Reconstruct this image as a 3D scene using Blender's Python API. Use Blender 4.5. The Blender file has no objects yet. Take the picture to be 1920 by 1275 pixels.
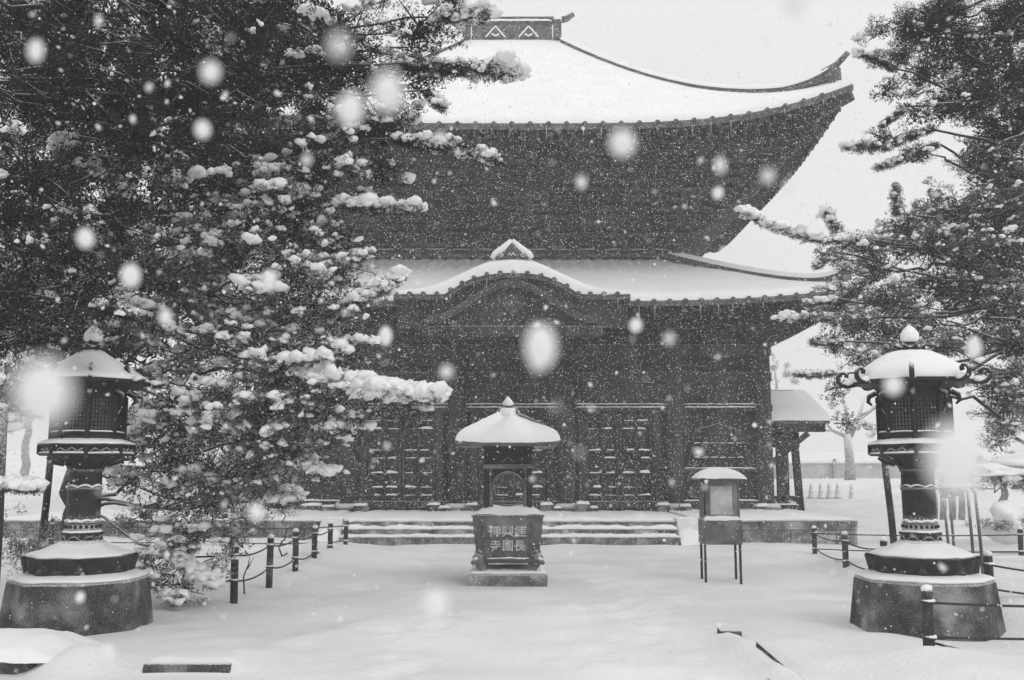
import bpy, math, random
import numpy as np
from mathutils import Vector, Matrix
random.seed(7); RNG = np.random.default_rng(7)
SC = bpy.context.scene
COL = SC.collection
pi = math.pi

# ------------------------------------------------------------------ camera
CAM_H = 1.65; LENS = 34.0; F = LENS/36*1920; PITCH = math.atan((880-637.5)/F)
cd = bpy.data.cameras.new('camera'); cam = bpy.data.objects.new('camera', cd); COL.objects.link(cam)
cam.location = (0, 0, CAM_H); cam.rotation_euler = (pi/2+PITCH, 0, 0)
cd.lens = LENS; cd.sensor_width = 36; cd.clip_start = 0.02; cd.clip_end = 2000
cd.dof.use_dof = True; cd.dof.focus_distance = 15; cd.dof.aperture_fstop = 4.0
SC.camera = cam

# ------------------------------------------------------------------ sky, sun, exposure
SUN_EL = math.radians(42); SUN_AZ = math.radians(232)      # soft sun behind the camera, a little to the side
W = bpy.data.worlds.new('World'); SC.world = W; W.use_nodes = True
nt = W.node_tree; N = nt.nodes; L = nt.links
bg = N['Background']
sky = N.new('ShaderNodeTexSky'); sky.sky_type = 'NISHITA'; sky.sun_disc = False
sky.sun_elevation = SUN_EL; sky.sun_rotation = SUN_AZ
bw = N.new('ShaderNodeRGBToBW'); L.new(sky.outputs[0], bw.inputs[0])
tc = N.new('ShaderNodeTexCoord'); sep = N.new('ShaderNodeSeparateXYZ'); L.new(tc.outputs['Generated'], sep.inputs[0])
ma = N.new('ShaderNodeMath'); ma.operation = 'MULTIPLY_ADD'; ma.use_clamp = False   # overcast: brighter overhead
L.new(sep.outputs['Z'], ma.inputs[0]); ma.inputs[1].default_value = 3.2; ma.inputs[2].default_value = 7.25
mx = N.new('ShaderNodeMath'); mx.operation = 'MAXIMUM'; L.new(ma.outputs[0], mx.inputs[0]); mx.inputs[1].default_value = 3.0
nz = N.new('ShaderNodeTexNoise'); nz.inputs['Scale'].default_value = 2.2; nz.inputs['Detail'].default_value = 3
L.new(tc.outputs['Generated'], nz.inputs['Vector'])
mr = N.new('ShaderNodeMapRange'); mr.inputs['To Min'].default_value = .88; mr.inputs['To Max'].default_value = 1.12
L.new(nz.outputs[0], mr.inputs['Value'])
cl = N.new('ShaderNodeMath'); cl.operation = 'MULTIPLY'; L.new(mx.outputs[0], cl.inputs[0]); L.new(mr.outputs[0], cl.inputs[1])
mix = N.new('ShaderNodeMix'); mix.data_type = 'FLOAT'; mix.inputs[0].default_value = .85
L.new(bw.outputs[0], mix.inputs[2]); L.new(cl.outputs[0], mix.inputs[3])
L.new(mix.outputs[0], bg.inputs['Color']); bg.inputs['Strength'].default_value = .112
sd = bpy.data.lights.new('sun', 'SUN'); sd.energy = .75; sd.angle = math.radians(30); sd.color = (1, 1, 1)
sun = bpy.data.objects.new('sun', sd); COL.objects.link(sun)
_d = Vector((math.sin(SUN_AZ)*math.cos(SUN_EL)*-1, math.cos(SUN_AZ)*math.cos(SUN_EL), math.sin(SUN_EL)))
sun.rotation_euler = _d.to_track_quat('Z', 'Y').to_euler(); sun.location = (10, -10, 40)
SC.view_settings.view_transform = 'Standard'; SC.view_settings.look = 'None'
SC.view_settings.exposure = 0.0; SC.view_settings.gamma = 1.0; SC.view_settings.use_curve_mapping = False
SC.render.engine = 'CYCLES'
cy = SC.cycles
cy.use_denoising = True; cy.use_light_tree = False; cy.max_bounces = 6; cy.diffuse_bounces = 3; cy.glossy_bounces = 2; cy.transmission_bounces = 3
cy.volume_bounces = 1; cy.transparent_max_bounces = 6; cy.caustics_reflective = False; cy.caustics_refractive = False

# ------------------------------------------------------------------ helpers
_cp, _sp = math.cos(PITCH), math.sin(PITCH)
def P(px, py, Y):
    u = (px-960)/F; v = (637.5-py)/F
    d = (u, _cp-v*_sp, _sp+v*_cp); s = Y/d[1]
    return Vector((d[0]*s, Y, CAM_H+d[2]*s))

def smooth01(a): a = max(0., min(1., a)); return a*a*(3-2*a)

def vnoise(x, y, s, seed):
    x = np.asarray(x)/s+seed*17.3; y = np.asarray(y)/s+seed*5.1
    xi = np.floor(x).astype(int); yi = np.floor(y).astype(int); fx = x-xi; fy = y-yi
    fx = fx*fx*(3-2*fx); fy = fy*fy*(3-2*fy)
    def h(a, b): q = np.sin(a*127.1+b*311.7+seed*74.7)*43758.5453; return q-np.floor(q)
    return (h(xi, yi)*(1-fx)+h(xi+1, yi)*fx)*(1-fy)+(h(xi, yi+1)*(1-fx)+h(xi+1, yi+1)*fx)*fy-.5
class MB:
    def __init__(s): s.v = []; s.f = []; s.sm = []
    def add(s, vs, fs, smooth=False):
        o = len(s.v); s.v += [tuple(v) for v in vs]; s.f += [tuple(i+o for i in f) for f in fs]; s.sm += [smooth]*len(fs); return s
    def box(s, x0, x1, y0, y1, z0, z1):
        v = [(x, y, z) for z in (z0, z1) for y in (y0, y1) for x in (x0, x1)]
        return s.add(v, [(0, 2, 3, 1), (4, 5, 7, 6), (0, 1, 5, 4), (2, 6, 7, 3), (0, 4, 6, 2), (1, 3, 7, 5)])
    def bar(s, a, b, w, h, up=(0, 0, 1)):
        a = Vector(a); b = Vector(b); d = (b-a).normalized(); x = d.cross(Vector(up))
        if x.length < 1e-4: x = d.cross(Vector((0, 1, 0)))
        x.normalize(); z = x.cross(d).normalized()
        v = [p+x*(i*w/2)+z*(j*h/2) for p in (a, b) for j in (-1, 1) for i in (-1, 1)]
        return s.add(v, [(0, 1, 3, 2), (4, 6, 7, 5), (0, 4, 5, 1), (2, 3, 7, 6), (0, 2, 6, 4), (1, 5, 7, 3)])
    def lathe(s, cx, cy_, prof, n=24, rot=0., oct_=0., smooth=True, cap=True):
        vs = []
        for (z, r) in prof:
            for i in range(n):
                a = rot+2*pi*i/n; rr = r
                if oct_:
                    t = ((a-pi/8) % (pi/4))-pi/8
                    rr = r*(1-oct_+oct_*math.cos(pi/8)/math.cos(t))
                vs.append((cx+rr*math.cos(a), cy_+rr*math.sin(a), z))
        m = len(prof); fs = [(j*n+i, j*n+(i+1) % n, (j+1)*n+(i+1) % n, (j+1)*n+i) for j in range(m-1) for i in range(n)]
        s.add(vs, fs, smooth)
        if cap:
            o = len(s.v)-len(vs)
            s.f.append(tuple(o+i for i in range(n))[::-1]); s.sm.append(False)
            s.f.append(tuple(o+(m-1)*n+i for i in range(n))); s.sm.append(False)
        return s
    def prism(s, cx, cy_, prof, n=8, rot=pi/8): return s.lathe(cx, cy_, prof, n, rot, 0, False)
    def tube(s, pts, rad, n=6, smooth=True):
        pts = [Vector(p) for p in pts]; m = len(pts)
        if not hasattr(rad, '__len__'): rad = [rad]*m
        ref = None; vs = []
        for k in range(m):
            d = (pts[min(k+1, m-1)]-pts[max(k-1, 0)]).normalized()
            if ref is None: ref = d.orthogonal().normalized()
            x = (ref-d*ref.dot(d)); x = x.normalized() if x.length > 1e-5 else d.orthogonal().normalized(); ref = x; y = d.cross(x)
            for i in range(n):
                a = 2*pi*i/n; vs.append(pts[k]+(x*math.cos(a)+y*math.sin(a))*rad[k])
        fs = [(j*n+i, j*n+(i+1) % n, (j+1)*n+(i+1) % n, (j+1)*n+i) for j in range(m-1) for i in range(n)]
        fs += [tuple(range(n))[::-1], tuple((m-1)*n+i for i in range(n))]
        return s.add(vs, fs, smooth)
    def grid(s, fn, us, vs_, smooth=True, flip=False):
        n = len(vs_); pts = [fn(u, v) for u in us for v in vs_]
        fs = []
        for i in range(len(us)-1):
            for j in range(n-1):
                q = (i*n+j, (i+1)*n+j, (i+1)*n+j+1, i*n+j+1)
                fs.append(q[::-1] if flip else q)
        return s.add(pts, fs, smooth)
    def plate(s, outline, y0, y1):        # outline of (x,z), extruded in y
        n = len(outline)
        vs = [(x, y0, z) for x, z in outline]+[(x, y1, z) for x, z in outline]
        fs = [tuple(range(n)), tuple(range(2*n-1, n-1, -1))]+[(i, i+n, (i+1) % n+n, (i+1) % n) for i in range(n)]
        return s.add(vs, fs)
    def mesh(s, name, o=(0, 0, 0)):
        me = bpy.data.meshes.new(name); me.from_pydata([(v[0]-o[0], v[1]-o[1], v[2]-o[2]) for v in s.v], [], s.f)
        me.polygons.foreach_set('use_smooth', s.sm); me.update(); return me
    def lumpy(s, a):
        V = np.array(s.v, float); q = V[:, 1]+V[:, 2]*1.7
        d = .6*vnoise(V[:, 0], q, .16, 21)+.4*vnoise(V[:, 0], q, .06, 22); e = .6*vnoise(V[:, 0]+9, q, .2, 23)+.3*vnoise(V[:, 0], V[:, 2]*3, .07, 24)
        V[:, 2] += a*2*d; V[:, 0] += a*e; V[:, 1] += a*d; s.v = [tuple(p) for p in V]
    def build(s, name, m, parent=None, bevel=0):
        if m is SNOW and len(s.v) < 6000: s.lumpy(.010)
        o = origin(parent); me = s.mesh(name, o); me.materials.append(m)
        ob = bpy.data.objects.new(name, me); COL.objects.link(ob)
        if parent is not None: ob.parent = parent
        if bevel:
            b = ob.modifiers.new('b', 'BEVEL'); b.width = bevel; b.segments = 2; b.limit_method = 'ANGLE'; b.angle_limit = .6
        return ob

def origin(o):
    v = Vector((0, 0, 0))
    while o is not None: v += Vector(o.location); o = o.parent
    return v
def tag(o, label=None, cat=None, group=None, kind=None):
    for k, v in (('label', label), ('category', cat), ('group', group), ('kind', kind)):
        if v: o[k] = v
    return o
def thing(name, loc, label, cat, group=None):
    e = bpy.data.objects.new(name, None); e.location = loc; e.empty_display_size = .2; COL.objects.link(e)
    return tag(e, label, cat, group)
def place(name, me, loc, parent, rot=(0, 0, 0), scale=(1, 1, 1)):
    ob = bpy.data.objects.new(name, me); COL.objects.link(ob); ob.parent = parent
    ob.location = Vector(loc)-origin(parent); ob.rotation_euler = rot; ob.scale = scale; return ob
def np_mesh(name, V, T, m, parent=None, smooth=False):
    V = np.asarray(V, np.float32)-np.array(origin(parent), np.float32); T = np.asarray(T, np.int32)
    me = bpy.data.meshes.new(name); me.vertices.add(len(V)); me.vertices.foreach_set('co', V.ravel())
    me.loops.add(T.size); me.loops.foreach_set('vertex_index', T.ravel())
    me.polygons.add(len(T)); me.polygons.foreach_set('loop_start', np.arange(0, T.size, 3, dtype=np.int32))
    me.polygons.foreach_set('use_smooth', np.full(len(T), smooth))
    me.update(calc_edges=True); me.materials.append(m)
    ob = bpy.data.objects.new(name, me); COL.objects.link(ob)
    if parent is not None: ob.parent = parent
    return ob

# ------------------------------------------------------------------ materials (the place is grey, white and black)
def mat(name, c, rough=.8, var=.3, vscale=6., bump=.0, bscale=40., dust=0., dlo=.35, dhi=.75, fine=0., fscale=90., spec=.3, stretch=None, trans=0.):
    m = bpy.data.materials.new(name); m.use_nodes = True; t = m.node_tree; n = t.nodes; l = t.links
    b = n['Principled BSDF']; b.inputs['Roughness'].default_value = rough; b.inputs['Specular IOR Level'].default_value = spec
    g = n.new('ShaderNodeNewGeometry'); pos = g.outputs['Position']
    if stretch:
        mp = n.new('ShaderNodeMapping'); mp.inputs['Scale'].default_value = stretch; l.new(pos, mp.inputs[0]); pos = mp.outputs[0]
    no = n.new('ShaderNodeTexNoise'); no.inputs['Scale'].default_value = vscale; no.inputs['Detail'].default_value = 2; l.new(pos, no.inputs['Vector'])
    r = n.new('ShaderNodeMapRange'); l.new(no.outputs[0], r.inputs['Value']); r.inputs['From Min'].default_value = .3; r.inputs['From Max'].default_value = .7
    r.inputs['To Min'].default_value = c*(1-var); r.inputs['To Max'].default_value = c*(1+var)
    val = r.outputs[0]
    if dust or fine:
        s = n.new('ShaderNodeSeparateXYZ'); l.new(g.outputs['Normal'], s.inputs[0])
        n2 = n.new('ShaderNodeTexNoise'); n2.inputs['Scale'].default_value = fscale; n2.inputs['Detail'].default_value = 1; l.new(g.outputs['Position'], n2.inputs['Vector'])
        a = n.new('ShaderNodeMath'); a.operation = 'MULTIPLY_ADD'; l.new(n2.outputs[0], a.inputs[0]); a.inputs[1].default_value = 1.1; l.new(s.outputs['Z'], a.inputs[2])
        a2 = n.new('ShaderNodeMapRange'); l.new(a.outputs[0], a2.inputs['Value']); a2.inputs['From Min'].default_value = dlo+.45; a2.inputs['From Max'].default_value = dhi+.55
        a2.inputs['To Max'].default_value = dust
        f = a2.outputs[0]
        if fine:
            n3 = n.new('ShaderNodeTexNoise'); n3.inputs['Scale'].default_value = fscale*1.3; n3.inputs['Detail'].default_value = 2; l.new(g.outputs['Position'], n3.inputs['Vector'])
            n4 = n.new('ShaderNodeTexNoise'); n4.inputs['Scale'].default_value = 2.6; n4.inputs['Detail'].default_value = 2; l.new(g.outputs['Position'], n4.inputs['Vector'])
            q = n.new('ShaderNodeMath'); q.operation = 'MULTIPLY_ADD'; l.new(n4.outputs[0], q.inputs[0]); q.inputs[1].default_value = 1.5; l.new(n3.outputs[0], q.inputs[2])
            q2 = n.new('ShaderNodeMapRange'); l.new(q.outputs[0], q2.inputs['Value']); q2.inputs['From Min'].default_value = 1.22; q2.inputs['From Max'].default_value = 1.6
            q2.inputs['To Max'].default_value = fine
            x = n.new('ShaderNodeMath'); x.operation = 'MAXIMUM'; l.new(f, x.inputs[0]); l.new(q2.outputs[0], x.inputs[1]); f = x.outputs[0]
        mx_ = n.new('ShaderNodeMix'); mx_.data_type = 'FLOAT'; l.new(f, mx_.inputs[0]); l.new(val, mx_.inputs[2]); mx_.inputs[3].default_value = .8
        val = mx_.outputs[0]
    l.new(val, b.inputs['Base Color'])
    if bump:
        nb = n.new('ShaderNodeTexNoise'); nb.inputs['Scale'].default_value = bscale; nb.inputs['Detail'].default_value = 2; l.new(pos, nb.inputs['Vector'])
        bn = n.new('ShaderNodeBump'); bn.inputs['Strength'].default_value = bump; bn.inputs['Distance'].default_value = .02
        l.new(nb.outputs[0], bn.inputs['Height']); l.new(bn.outputs[0], b.inputs['Normal'])
    if trans:
        tr = n.new('ShaderNodeBsdfTranslucent'); tr.inputs[0].default_value = (.9, .9, .9, 1)
        ms = n.new('ShaderNodeMixShader'); ms.inputs[0].default_value = trans
        l.new(b.outputs[0], ms.inputs[1]); l.new(tr.outputs[0], ms.inputs[2]); l.new(ms.outputs[0], n['Material Output'].inputs[0])
    return m
SNOW = mat('snow', .86, .75, .03, 1.2, .35, 9, spec=.15)
SNOWG = mat('ground_snow', .77, .75, .08, .7, .8, 18, spec=.15)
FLAKE = mat('flake', .95, .8, .02, 3, trans=.6, spec=.1)
WOOD = mat('old_timber', .038, .8, .75, 1.6, .4, 30, dust=.75, dlo=.5, dhi=.9, stretch=(1, 1, .25))
WOODL = mat('weathered_board', .07, .8, .3, 4, .2, 30, dust=.8, dlo=.5, dhi=.9)
TILE = mat('roof_tile', .10, .6, .4, 5, .2, 30, dust=.8, dlo=.45, dhi=.8)
STONE = mat('grey_stone', .13, .85, .4, 5, .5, 45, dust=.85, dlo=.3, dhi=.7, fine=.7, fscale=70)
STONED = mat('dark_stone', .038, .85, .5, 5, .5, 45, dust=.85, dlo=.3, dhi=.7, fine=.4, fscale=110)
BRONZE = mat('dark_bronze', .02, .55, .5, 9, .25, 50, dust=.85, dlo=.3, dhi=.7, spec=.3)
IRON = mat('weathered_bronze', .09, .55, .45, 7, .25, 40, dust=.85, dlo=.35, dhi=.75, fine=.18, fscale=60, spec=.5)
RAISED = mat('frosted_letter', .4, .7, .25, 20, .2, 60, dust=.9, dlo=.1, dhi=.5)
PALECORE = mat('pale_core', .42, .8, .3, 12)  # plain pale tone for the core behind the lattice holes
POSTM = mat('dark_post', .028, .8, .5, 12, .4, 60, dust=.8, dlo=.4, dhi=.8, fine=.12, fscale=45, stretch=(1, 1, .3))
ROPE = mat('wire_rope', .04, .7, .3, 30)
BARK = mat('bark', .04, .9, .5, 10, .6, 35, dust=.85, dlo=.25, dhi=.7, stretch=(1, 1, .3))
FOL = mat('juniper_foliage', .022, .75, .6, 7, dust=.8, dlo=.06, dhi=.6, fscale=22, spec=.05)
FOLR = mat('frosted_foliage', .03, .75, .5, 7, dust=.75, dlo=.12, dhi=.75, fscale=22, spec=.05)
FOLN = mat('sheltered_foliage', .018, .8, .6, 7, dust=.5, dlo=.55, dhi=1.0, fscale=22, spec=.03)
FARF = mat('frost_haze_foliage', .3, .8, .4, 3, dust=.85, dlo=.1, dhi=.6, fscale=10)  # paler than frost alone: haze is also put into the colour
FARB = mat('frost_haze_bark', .38, .9, .3, 5, dust=.85, dlo=.2, dhi=.6)  # pale for frost and for haze painted into the tone
PALEW = mat('pale_wall', .5, .8, .15, 2)
STAKE = mat('bamboo', .11, .6, .3, 10, dust=.7)
GLASS = mat('frosted_glass', .45, .5, .35, 4, spec=.3)
ICE = mat('ice', .55, .15, .1, 10, trans=.5, spec=.5)

# ------------------------------------------------------------------ ground
def sstep(a, b, x): t = np.clip((x-a)/(b-a), 0, 1); return t*t*(3-2*t)
def seg_d(x, y, ax, ay, bx, by):
    dx, dy = bx-ax, by-ay; t = np.clip(((x-ax)*dx+(y-ay)*dy)/(dx*dx+dy*dy), 0, 1)
    return np.hypot(x-ax-t*dx, y-ay-t*dy)
_fr = np.random.default_rng(11); STEPS = []
for _p0, _p1 in (((-.9, 8), (-1.6, 21)), ((1.5, 7.5), (1.2, 21.5)), ((-2.2, 9), (1.6, 13)), ((.6, 8.5), (2.6, 14)), ((-2.5, 12), (-1.2, 20))):
    _n = int(math.dist(_p0, _p1)/.38)
    for _k in range(_n):
        _t0 = _k/_n; STEPS.append((_p0[0]+(_p1[0]-_p0[0])*_t0+(.13 if _k % 2 else -.13)+_fr.normal()*.06, _p0[1]+(_p1[1]-_p0[1])*_t0+_fr.normal()*.08, _fr.uniform(.025, .075)))
def gh(x, y):
    x = np.asarray(x, float); y = np.asarray(y, float)
    z = .07*vnoise(x, y, 2.7, 1)+.035*vnoise(x, y, 1.1, 2)+.05*vnoise(x, y*1.6, .55, 3)+.014*vnoise(x*.7, y*1.2, .2, 4)
    z = z*(.75+.5*sstep(-3, -4, x)+.4*sstep(4, 5, x))
    z += .24*np.exp(-((x+3.75)/.75)**2-((y-18.6)/2.6)**2)*(1+.6*vnoise(x, y, .5, 5))     # drift by the fence end
    z += .12*sstep(-3.3, -5.5, x)*sstep(11, 14, y)
    z += .30*np.exp(-((x-5.9)/.8)**2-((y-12.0)/1.6)**2)+.28*sstep(4.9, 5.6, x)*np.exp(-((y-15.2)/2.2)**2)
    z += .16*sstep(2.7, 3.6, x)*sstep(9.4, 8.6, y)*(1-.5*sstep(3.6, 4.5, x))
    z += .10*np.exp(-(seg_d(x, y, 2.10, 10.1, 2.28, 7.2)/.16)**2)*sstep(10.25, 10.0, y)        # snow-covered kerb
    z -= .05*np.exp(-((x-2.33)/.09)**2)*sstep(9.8, 9.5, y)
    z -= .12*np.exp(-((x-2.16)/.15)**2-((y-10.02)/.16)**2)
    z += .10*sstep(8.28, 8.34, y)*sstep(9.2, 8.6, y)*sstep(-3.15, -3.0, x)*sstep(-2.2, -2.34, x)  # slab edge in the left foreground
    z += .05*np.exp(-(seg_d(x, y, -1.2, 11.2, -2.3, 9.0)/.25)**2)
    z += .9*sstep(30, 50, y)*sstep(8, 11, np.abs(x))+.25*sstep(24, 38, y)*sstep(8, 10, np.abs(x))
    z += 3.0*sstep(60, 140, y)*sstep(8, 30, np.abs(x))
    z += .19*sstep(-4.2, -3.7, x)*sstep(-3.2, -3.7, x)*np.exp(-((y-8.55)/.45)**2)
    z -= .14*sstep(-3.75, -4.15, x)*np.exp(-((y-8.1)/.28)**2)
    for fx, fy, fd in STEPS: z = z-fd*np.exp(-((x-fx)/.13)**2-((y-fy)/.17)**2)+fd*.5*np.exp(-((x-fx)/.22)**2-((y-fy-.1)/.28)**2)
    z -= .05*np.exp(-((x+4.65)**2+(y-10.7)**2)/.9)
    return z-.02
def spaced(lo, hi, step, far):
    a = list(np.arange(lo, hi+1e-6, step)); s = step
    while a[-1] < far: s *= 1.22; a.append(a[-1]+s)
    s = step
    while a[0] > -far: s *= 1.22; a.insert(0, a[0]-s)
    return np.array(a)
gx = spaced(-8, 9, .085, 420); gy = spaced(6.8, 23, .085, 420)
X, Yg = np.meshgrid(gx, gy, indexing='ij'); Zg = gh(X, Yg)
n_ = len(gy); idx = np.arange(X.size).reshape(X.shape)
q = np.stack([idx[:-1, :-1], idx[1:, :-1], idx[1:, 1:], idx[:-1, 1:]], -1).reshape(-1, 4)
T = np.concatenate([q[:, [0, 1, 2]], q[:, [0, 2, 3]]])
g = np_mesh('snow_ground', np.stack([X, Yg, Zg], -1).reshape(-1, 3), T, SNOWG, smooth=True)
tag(g, 'snow covered courtyard ground in front of the temple hall', 'ground', kind='structure')
def GZ(x, y): return float(gh(x, y))

# ------------------------------------------------------------------ stone terrace and steps
ter = thing('stone_terrace', (0, 22.4, 0), 'low stone terrace with three broad steps under the temple hall', 'terrace')
PT = .47
MB().box(-12, 7.9, 22.6, 48, -.3, PT).build('platform', STONE, ter, .03)
# facing blocks of the terrace front
def blocks(x0, x1, y, parent):
    x = x0
    while x < x1-.05:
        w = min(random.uniform(.75, 1.3), x1-x)
        if x1-x-w < .3: w = x1-x
        MB().box(x+.006, x+w-.006, y-.05-random.uniform(0, .012), y+.05, -.3, .27).build('facing_block', STONE, parent, .015)
        x += w
    x = x0
    while x < x1-.05:
        w = min(random.uniform(1.3, 2.0), x1-x)
        if x1-x-w < .5: w = x1-x
        MB().box(x+.005, x+w-.005, y-.09-random.uniform(0, .01), y+.05, .28, PT+.003).build('coping_stone', STONE, parent, .02)
        x += w
blocks(4.35, 7.92, 22.6, ter); blocks(-12, -4.45, 22.6, ter)
STX0, STX1 = -3.86, 3.76
for k in range(3):
    x = STX0; y0 = 21.95+.33*k; z1 = .155*(k+1)
    while x < STX1-.05:
        w = min(random.uniform(1.7, 2.6), STX1-x)
        if STX1-x-w < .8: w = STX1-x
        MB().box(x+.003, x+w-.003, y0+random.uniform(-.008, .008), 22.97, z1-.35, z1-random.uniform(.0, .008)).build('step', STONE, ter, .02)
        x += w
for sx in (-1, 1):    # sloping cheek stones
    xc = STX0-.02 if sx < 0 else STX1+.02
    o = MB(); a, b = (xc, xc+sx*.5) if sx > 0 else (xc+sx*.5, xc)
    vs = [(x, y, z) for x in (a, b) for y, z in ((21.95, -.3), (22.9, -.3), (22.9, PT+.05), (22.6, PT+.05), (21.95, .03))]
    o.add(vs, [(4, 3, 2, 1, 0), (5, 6, 7, 8, 9), (0, 1, 6, 5), (1, 2, 7, 6), (2, 3, 8, 7), (3, 4, 9, 8), (4, 0, 5, 9)])
    o.build('cheek_stone', STONE, ter)
    MB().grid(lambda u, v: (a-.02+(b-a+.04)*u, 21.86+1.1*v, -.03+min(PT+.05, .06+.62*max(0, v-.07))*(1 if v > 0 else 0)+.07*max(0, math.sin(pi*u))**.4*min(1, v*6)+.02*float(vnoise(u*3+a, v*4, .5, 12))), [i/12 for i in range(13)], [i/16 for i in range(17)]).build('snow', SNOW, ter)
def snow_strip(x0, x1, y0, y1, z, th, parent, n=60, name='snow', rag=.35, m=None, flat_back=True):
    ph = random.uniform(0, 50)
    prof = [(0, 0), (-.02, .35), (.03, .75), (.16, 1.0), (.5, 1.06), (1, 1.0)]
    def fn(u, v):
        i = int(round(v)); a, h = prof[i]; x = x0+(x1-x0)*u
        k = 1+rag*2*float(vnoise(x+ph, z*3+y0, .35, 6))+rag*float(vnoise(x+ph, z, .09, 7))
        e = min(1, u*n*.5, (1-u)*n*.5)
        return (x, y0+(y1-y0)*a, z+th*h*k*(.3+.7*e))
    return MB().grid(fn, [i/n for i in range(n+1)], range(len(prof))).build(name, m or SNOW, parent)
for k in range(3): snow_strip(STX0+.01, STX1-.01, 21.93+.33*k, 22.32+.33*k+(.8 if k == 2 else 0), .155*(k+1)-.008, .06+.01*k, ter, 160)
snow_strip(4.3, 7.93, 22.49, 27.6, PT, .07, ter, 80); snow_strip(-12, -4.4, 22.49, 27.6, PT, .07, ter, 80); snow_strip(-4.4, 4.3, 22.95, 27.5, PT-.005, .05, ter, 100)

# ------------------------------------------------------------------ temple hall
YW = 27.4; YC = 34.5
hall = thing('temple_hall', (0, YC, PT), 'dark timber temple hall with two snow-covered tiled roofs and curved gable', 'temple')
CX = [-7.1, -4.6, -1.54, 1.54, 4.6, 7.1]
pl = MB().lathe(0, 0, [(0, .42), (.1, .44), (.2, .36), (.24, .27)], 20).mesh('column_base'); pl.materials.append(STONED)
colm = MB().lathe(0, 0, [(0, .2), (.15, .235), (.5, .24), (4.2, .235), (4.75, .19)], 20).mesh('column'); colm.materials.append(WOOD)
for x in CX:
    place('column', colm, (x, YW, PT+.24), hall); place('column_base', pl, (x, YW, PT), hall)
for y in (29.9, 32.2, 34.5, 36.8, 39.1, 41.6):
    place('column', colm, (7.1, y, PT+.24), hall); place('column_base', pl, (7.1, y, PT), hall)
# body walls (behind the front bays)
MB().box(-7.05, 7.0, YW+.18, 41.6, PT+.02, 6.3).build('wall', WOOD, hall)
MB().box(-4.7, 4.7, 29.9, 39.1, 6.3, 11.8).build('upper_wall', WOOD, hall)
# tie beams with thin ledges of snow
for z, h, d, out in ((3.27, .2, .22, .12), (4.12, .26, .24, .14), (4.86, .3, .3, .18), (PT+.1, .2, .24, .1)):
    MB().box(-7.35, 7.35, YW-out, YW+d, z, z+h).build('tie_beam', WOOD, hall, .015)
for i in range(5):
    for dz in (3.47, 3.38):
        snow_strip(CX[i]+.25, CX[i+1]-.25, YW-.16, YW-.06, dz, .025, hall, 40, 'snow')
    MB().box(CX[i]+.2, CX[i+1]-.2, YW-.15, YW-.1, 3.33, 3.38).build('moulding', WOOD, hall)
for i in range(5):      # boarding between the beams
    n = 9; w = (CX[i+1]-CX[i]-.44)/n
    for k in range(n):
        MB().box(CX[i]+.22+k*w+.006, CX[i]+.22+(k+1)*w-.006, YW+.05-.012*(k % 2), YW+.2, 3.48, 4.12).build('transom_board', WOOD, hall)
# bracket sets under the lower eave
for i, x in enumerate([-7.1, -5.85, -4.6, -3.07, -1.54, 0, 1.54, 3.07, 4.6, 5.85, 7.1]):
    m = MB()
    for k in range(3):
        z = 5.16+k*.3; o = .2+k*.35; w = .45+.2*k
        m.box(x-w, x+w, YW-o-.08, YW-o+.08, z+.1, z+.22); m.box(x-.09, x+.09, YW-o-.15, YW+.1, z+.0, z+.12)
        for dx in (-w+.08, 0, w-.08): m.box(x+dx-.09, x+dx+.09, YW-o-.1, YW-o+.1, z+.22, z+.31)
    m.build('bracket_set', WOOD, hall)

# ---- roofs: four slopes sharing one profile
class Roof:
    def __init__(s, hi, ri, ho, z0, a, b, lift, flare, D, pw=4):
        s.hi, s.ri, s.ho, s.z0, s.a, s.b, s.lift, s.flare, s.D, s.pw = hi, ri, ho, z0, a, b, lift, flare, D, pw
    def z(s, t): return s.z0-s.a*t+s.b*t*t
    def pt(s, side, q, t, dz=0):     # side 0 front,1 right,2 back,3 left ; q in -1..1 along eave
        fl = s.flare*abs(q)**5*t**3
        outer = s.ho+fl; inner_d = s.ri; inner_w = s.hi
        wx = inner_w+(outer-inner_w)*t; dd = inner_d+(outer-inner_d)*t
        z = s.z(t)+s.lift*abs(q)**s.pw*t**4+dz
        if side == 0: return (q*wx, YC-dd, z)
        if side == 2: return (-q*wx, YC+dd, z)
        if side == 1: return (wx, YC+q*dd, z)
        return (-wx, YC-q*dd, z)
UP = Roof(1.7, 0, 8.95, 17.5, 8.25, 1.8, 1.0, .35, 0)
LO = Roof(4.65, 4.65, 9.1, 8.22, 2.35, .2, .36, .2, 0)
QS = [math.sin(pi/2*(-1+2*i/64)) for i in range(65)]
TS = [i/24 for i in range(25)]
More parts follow.
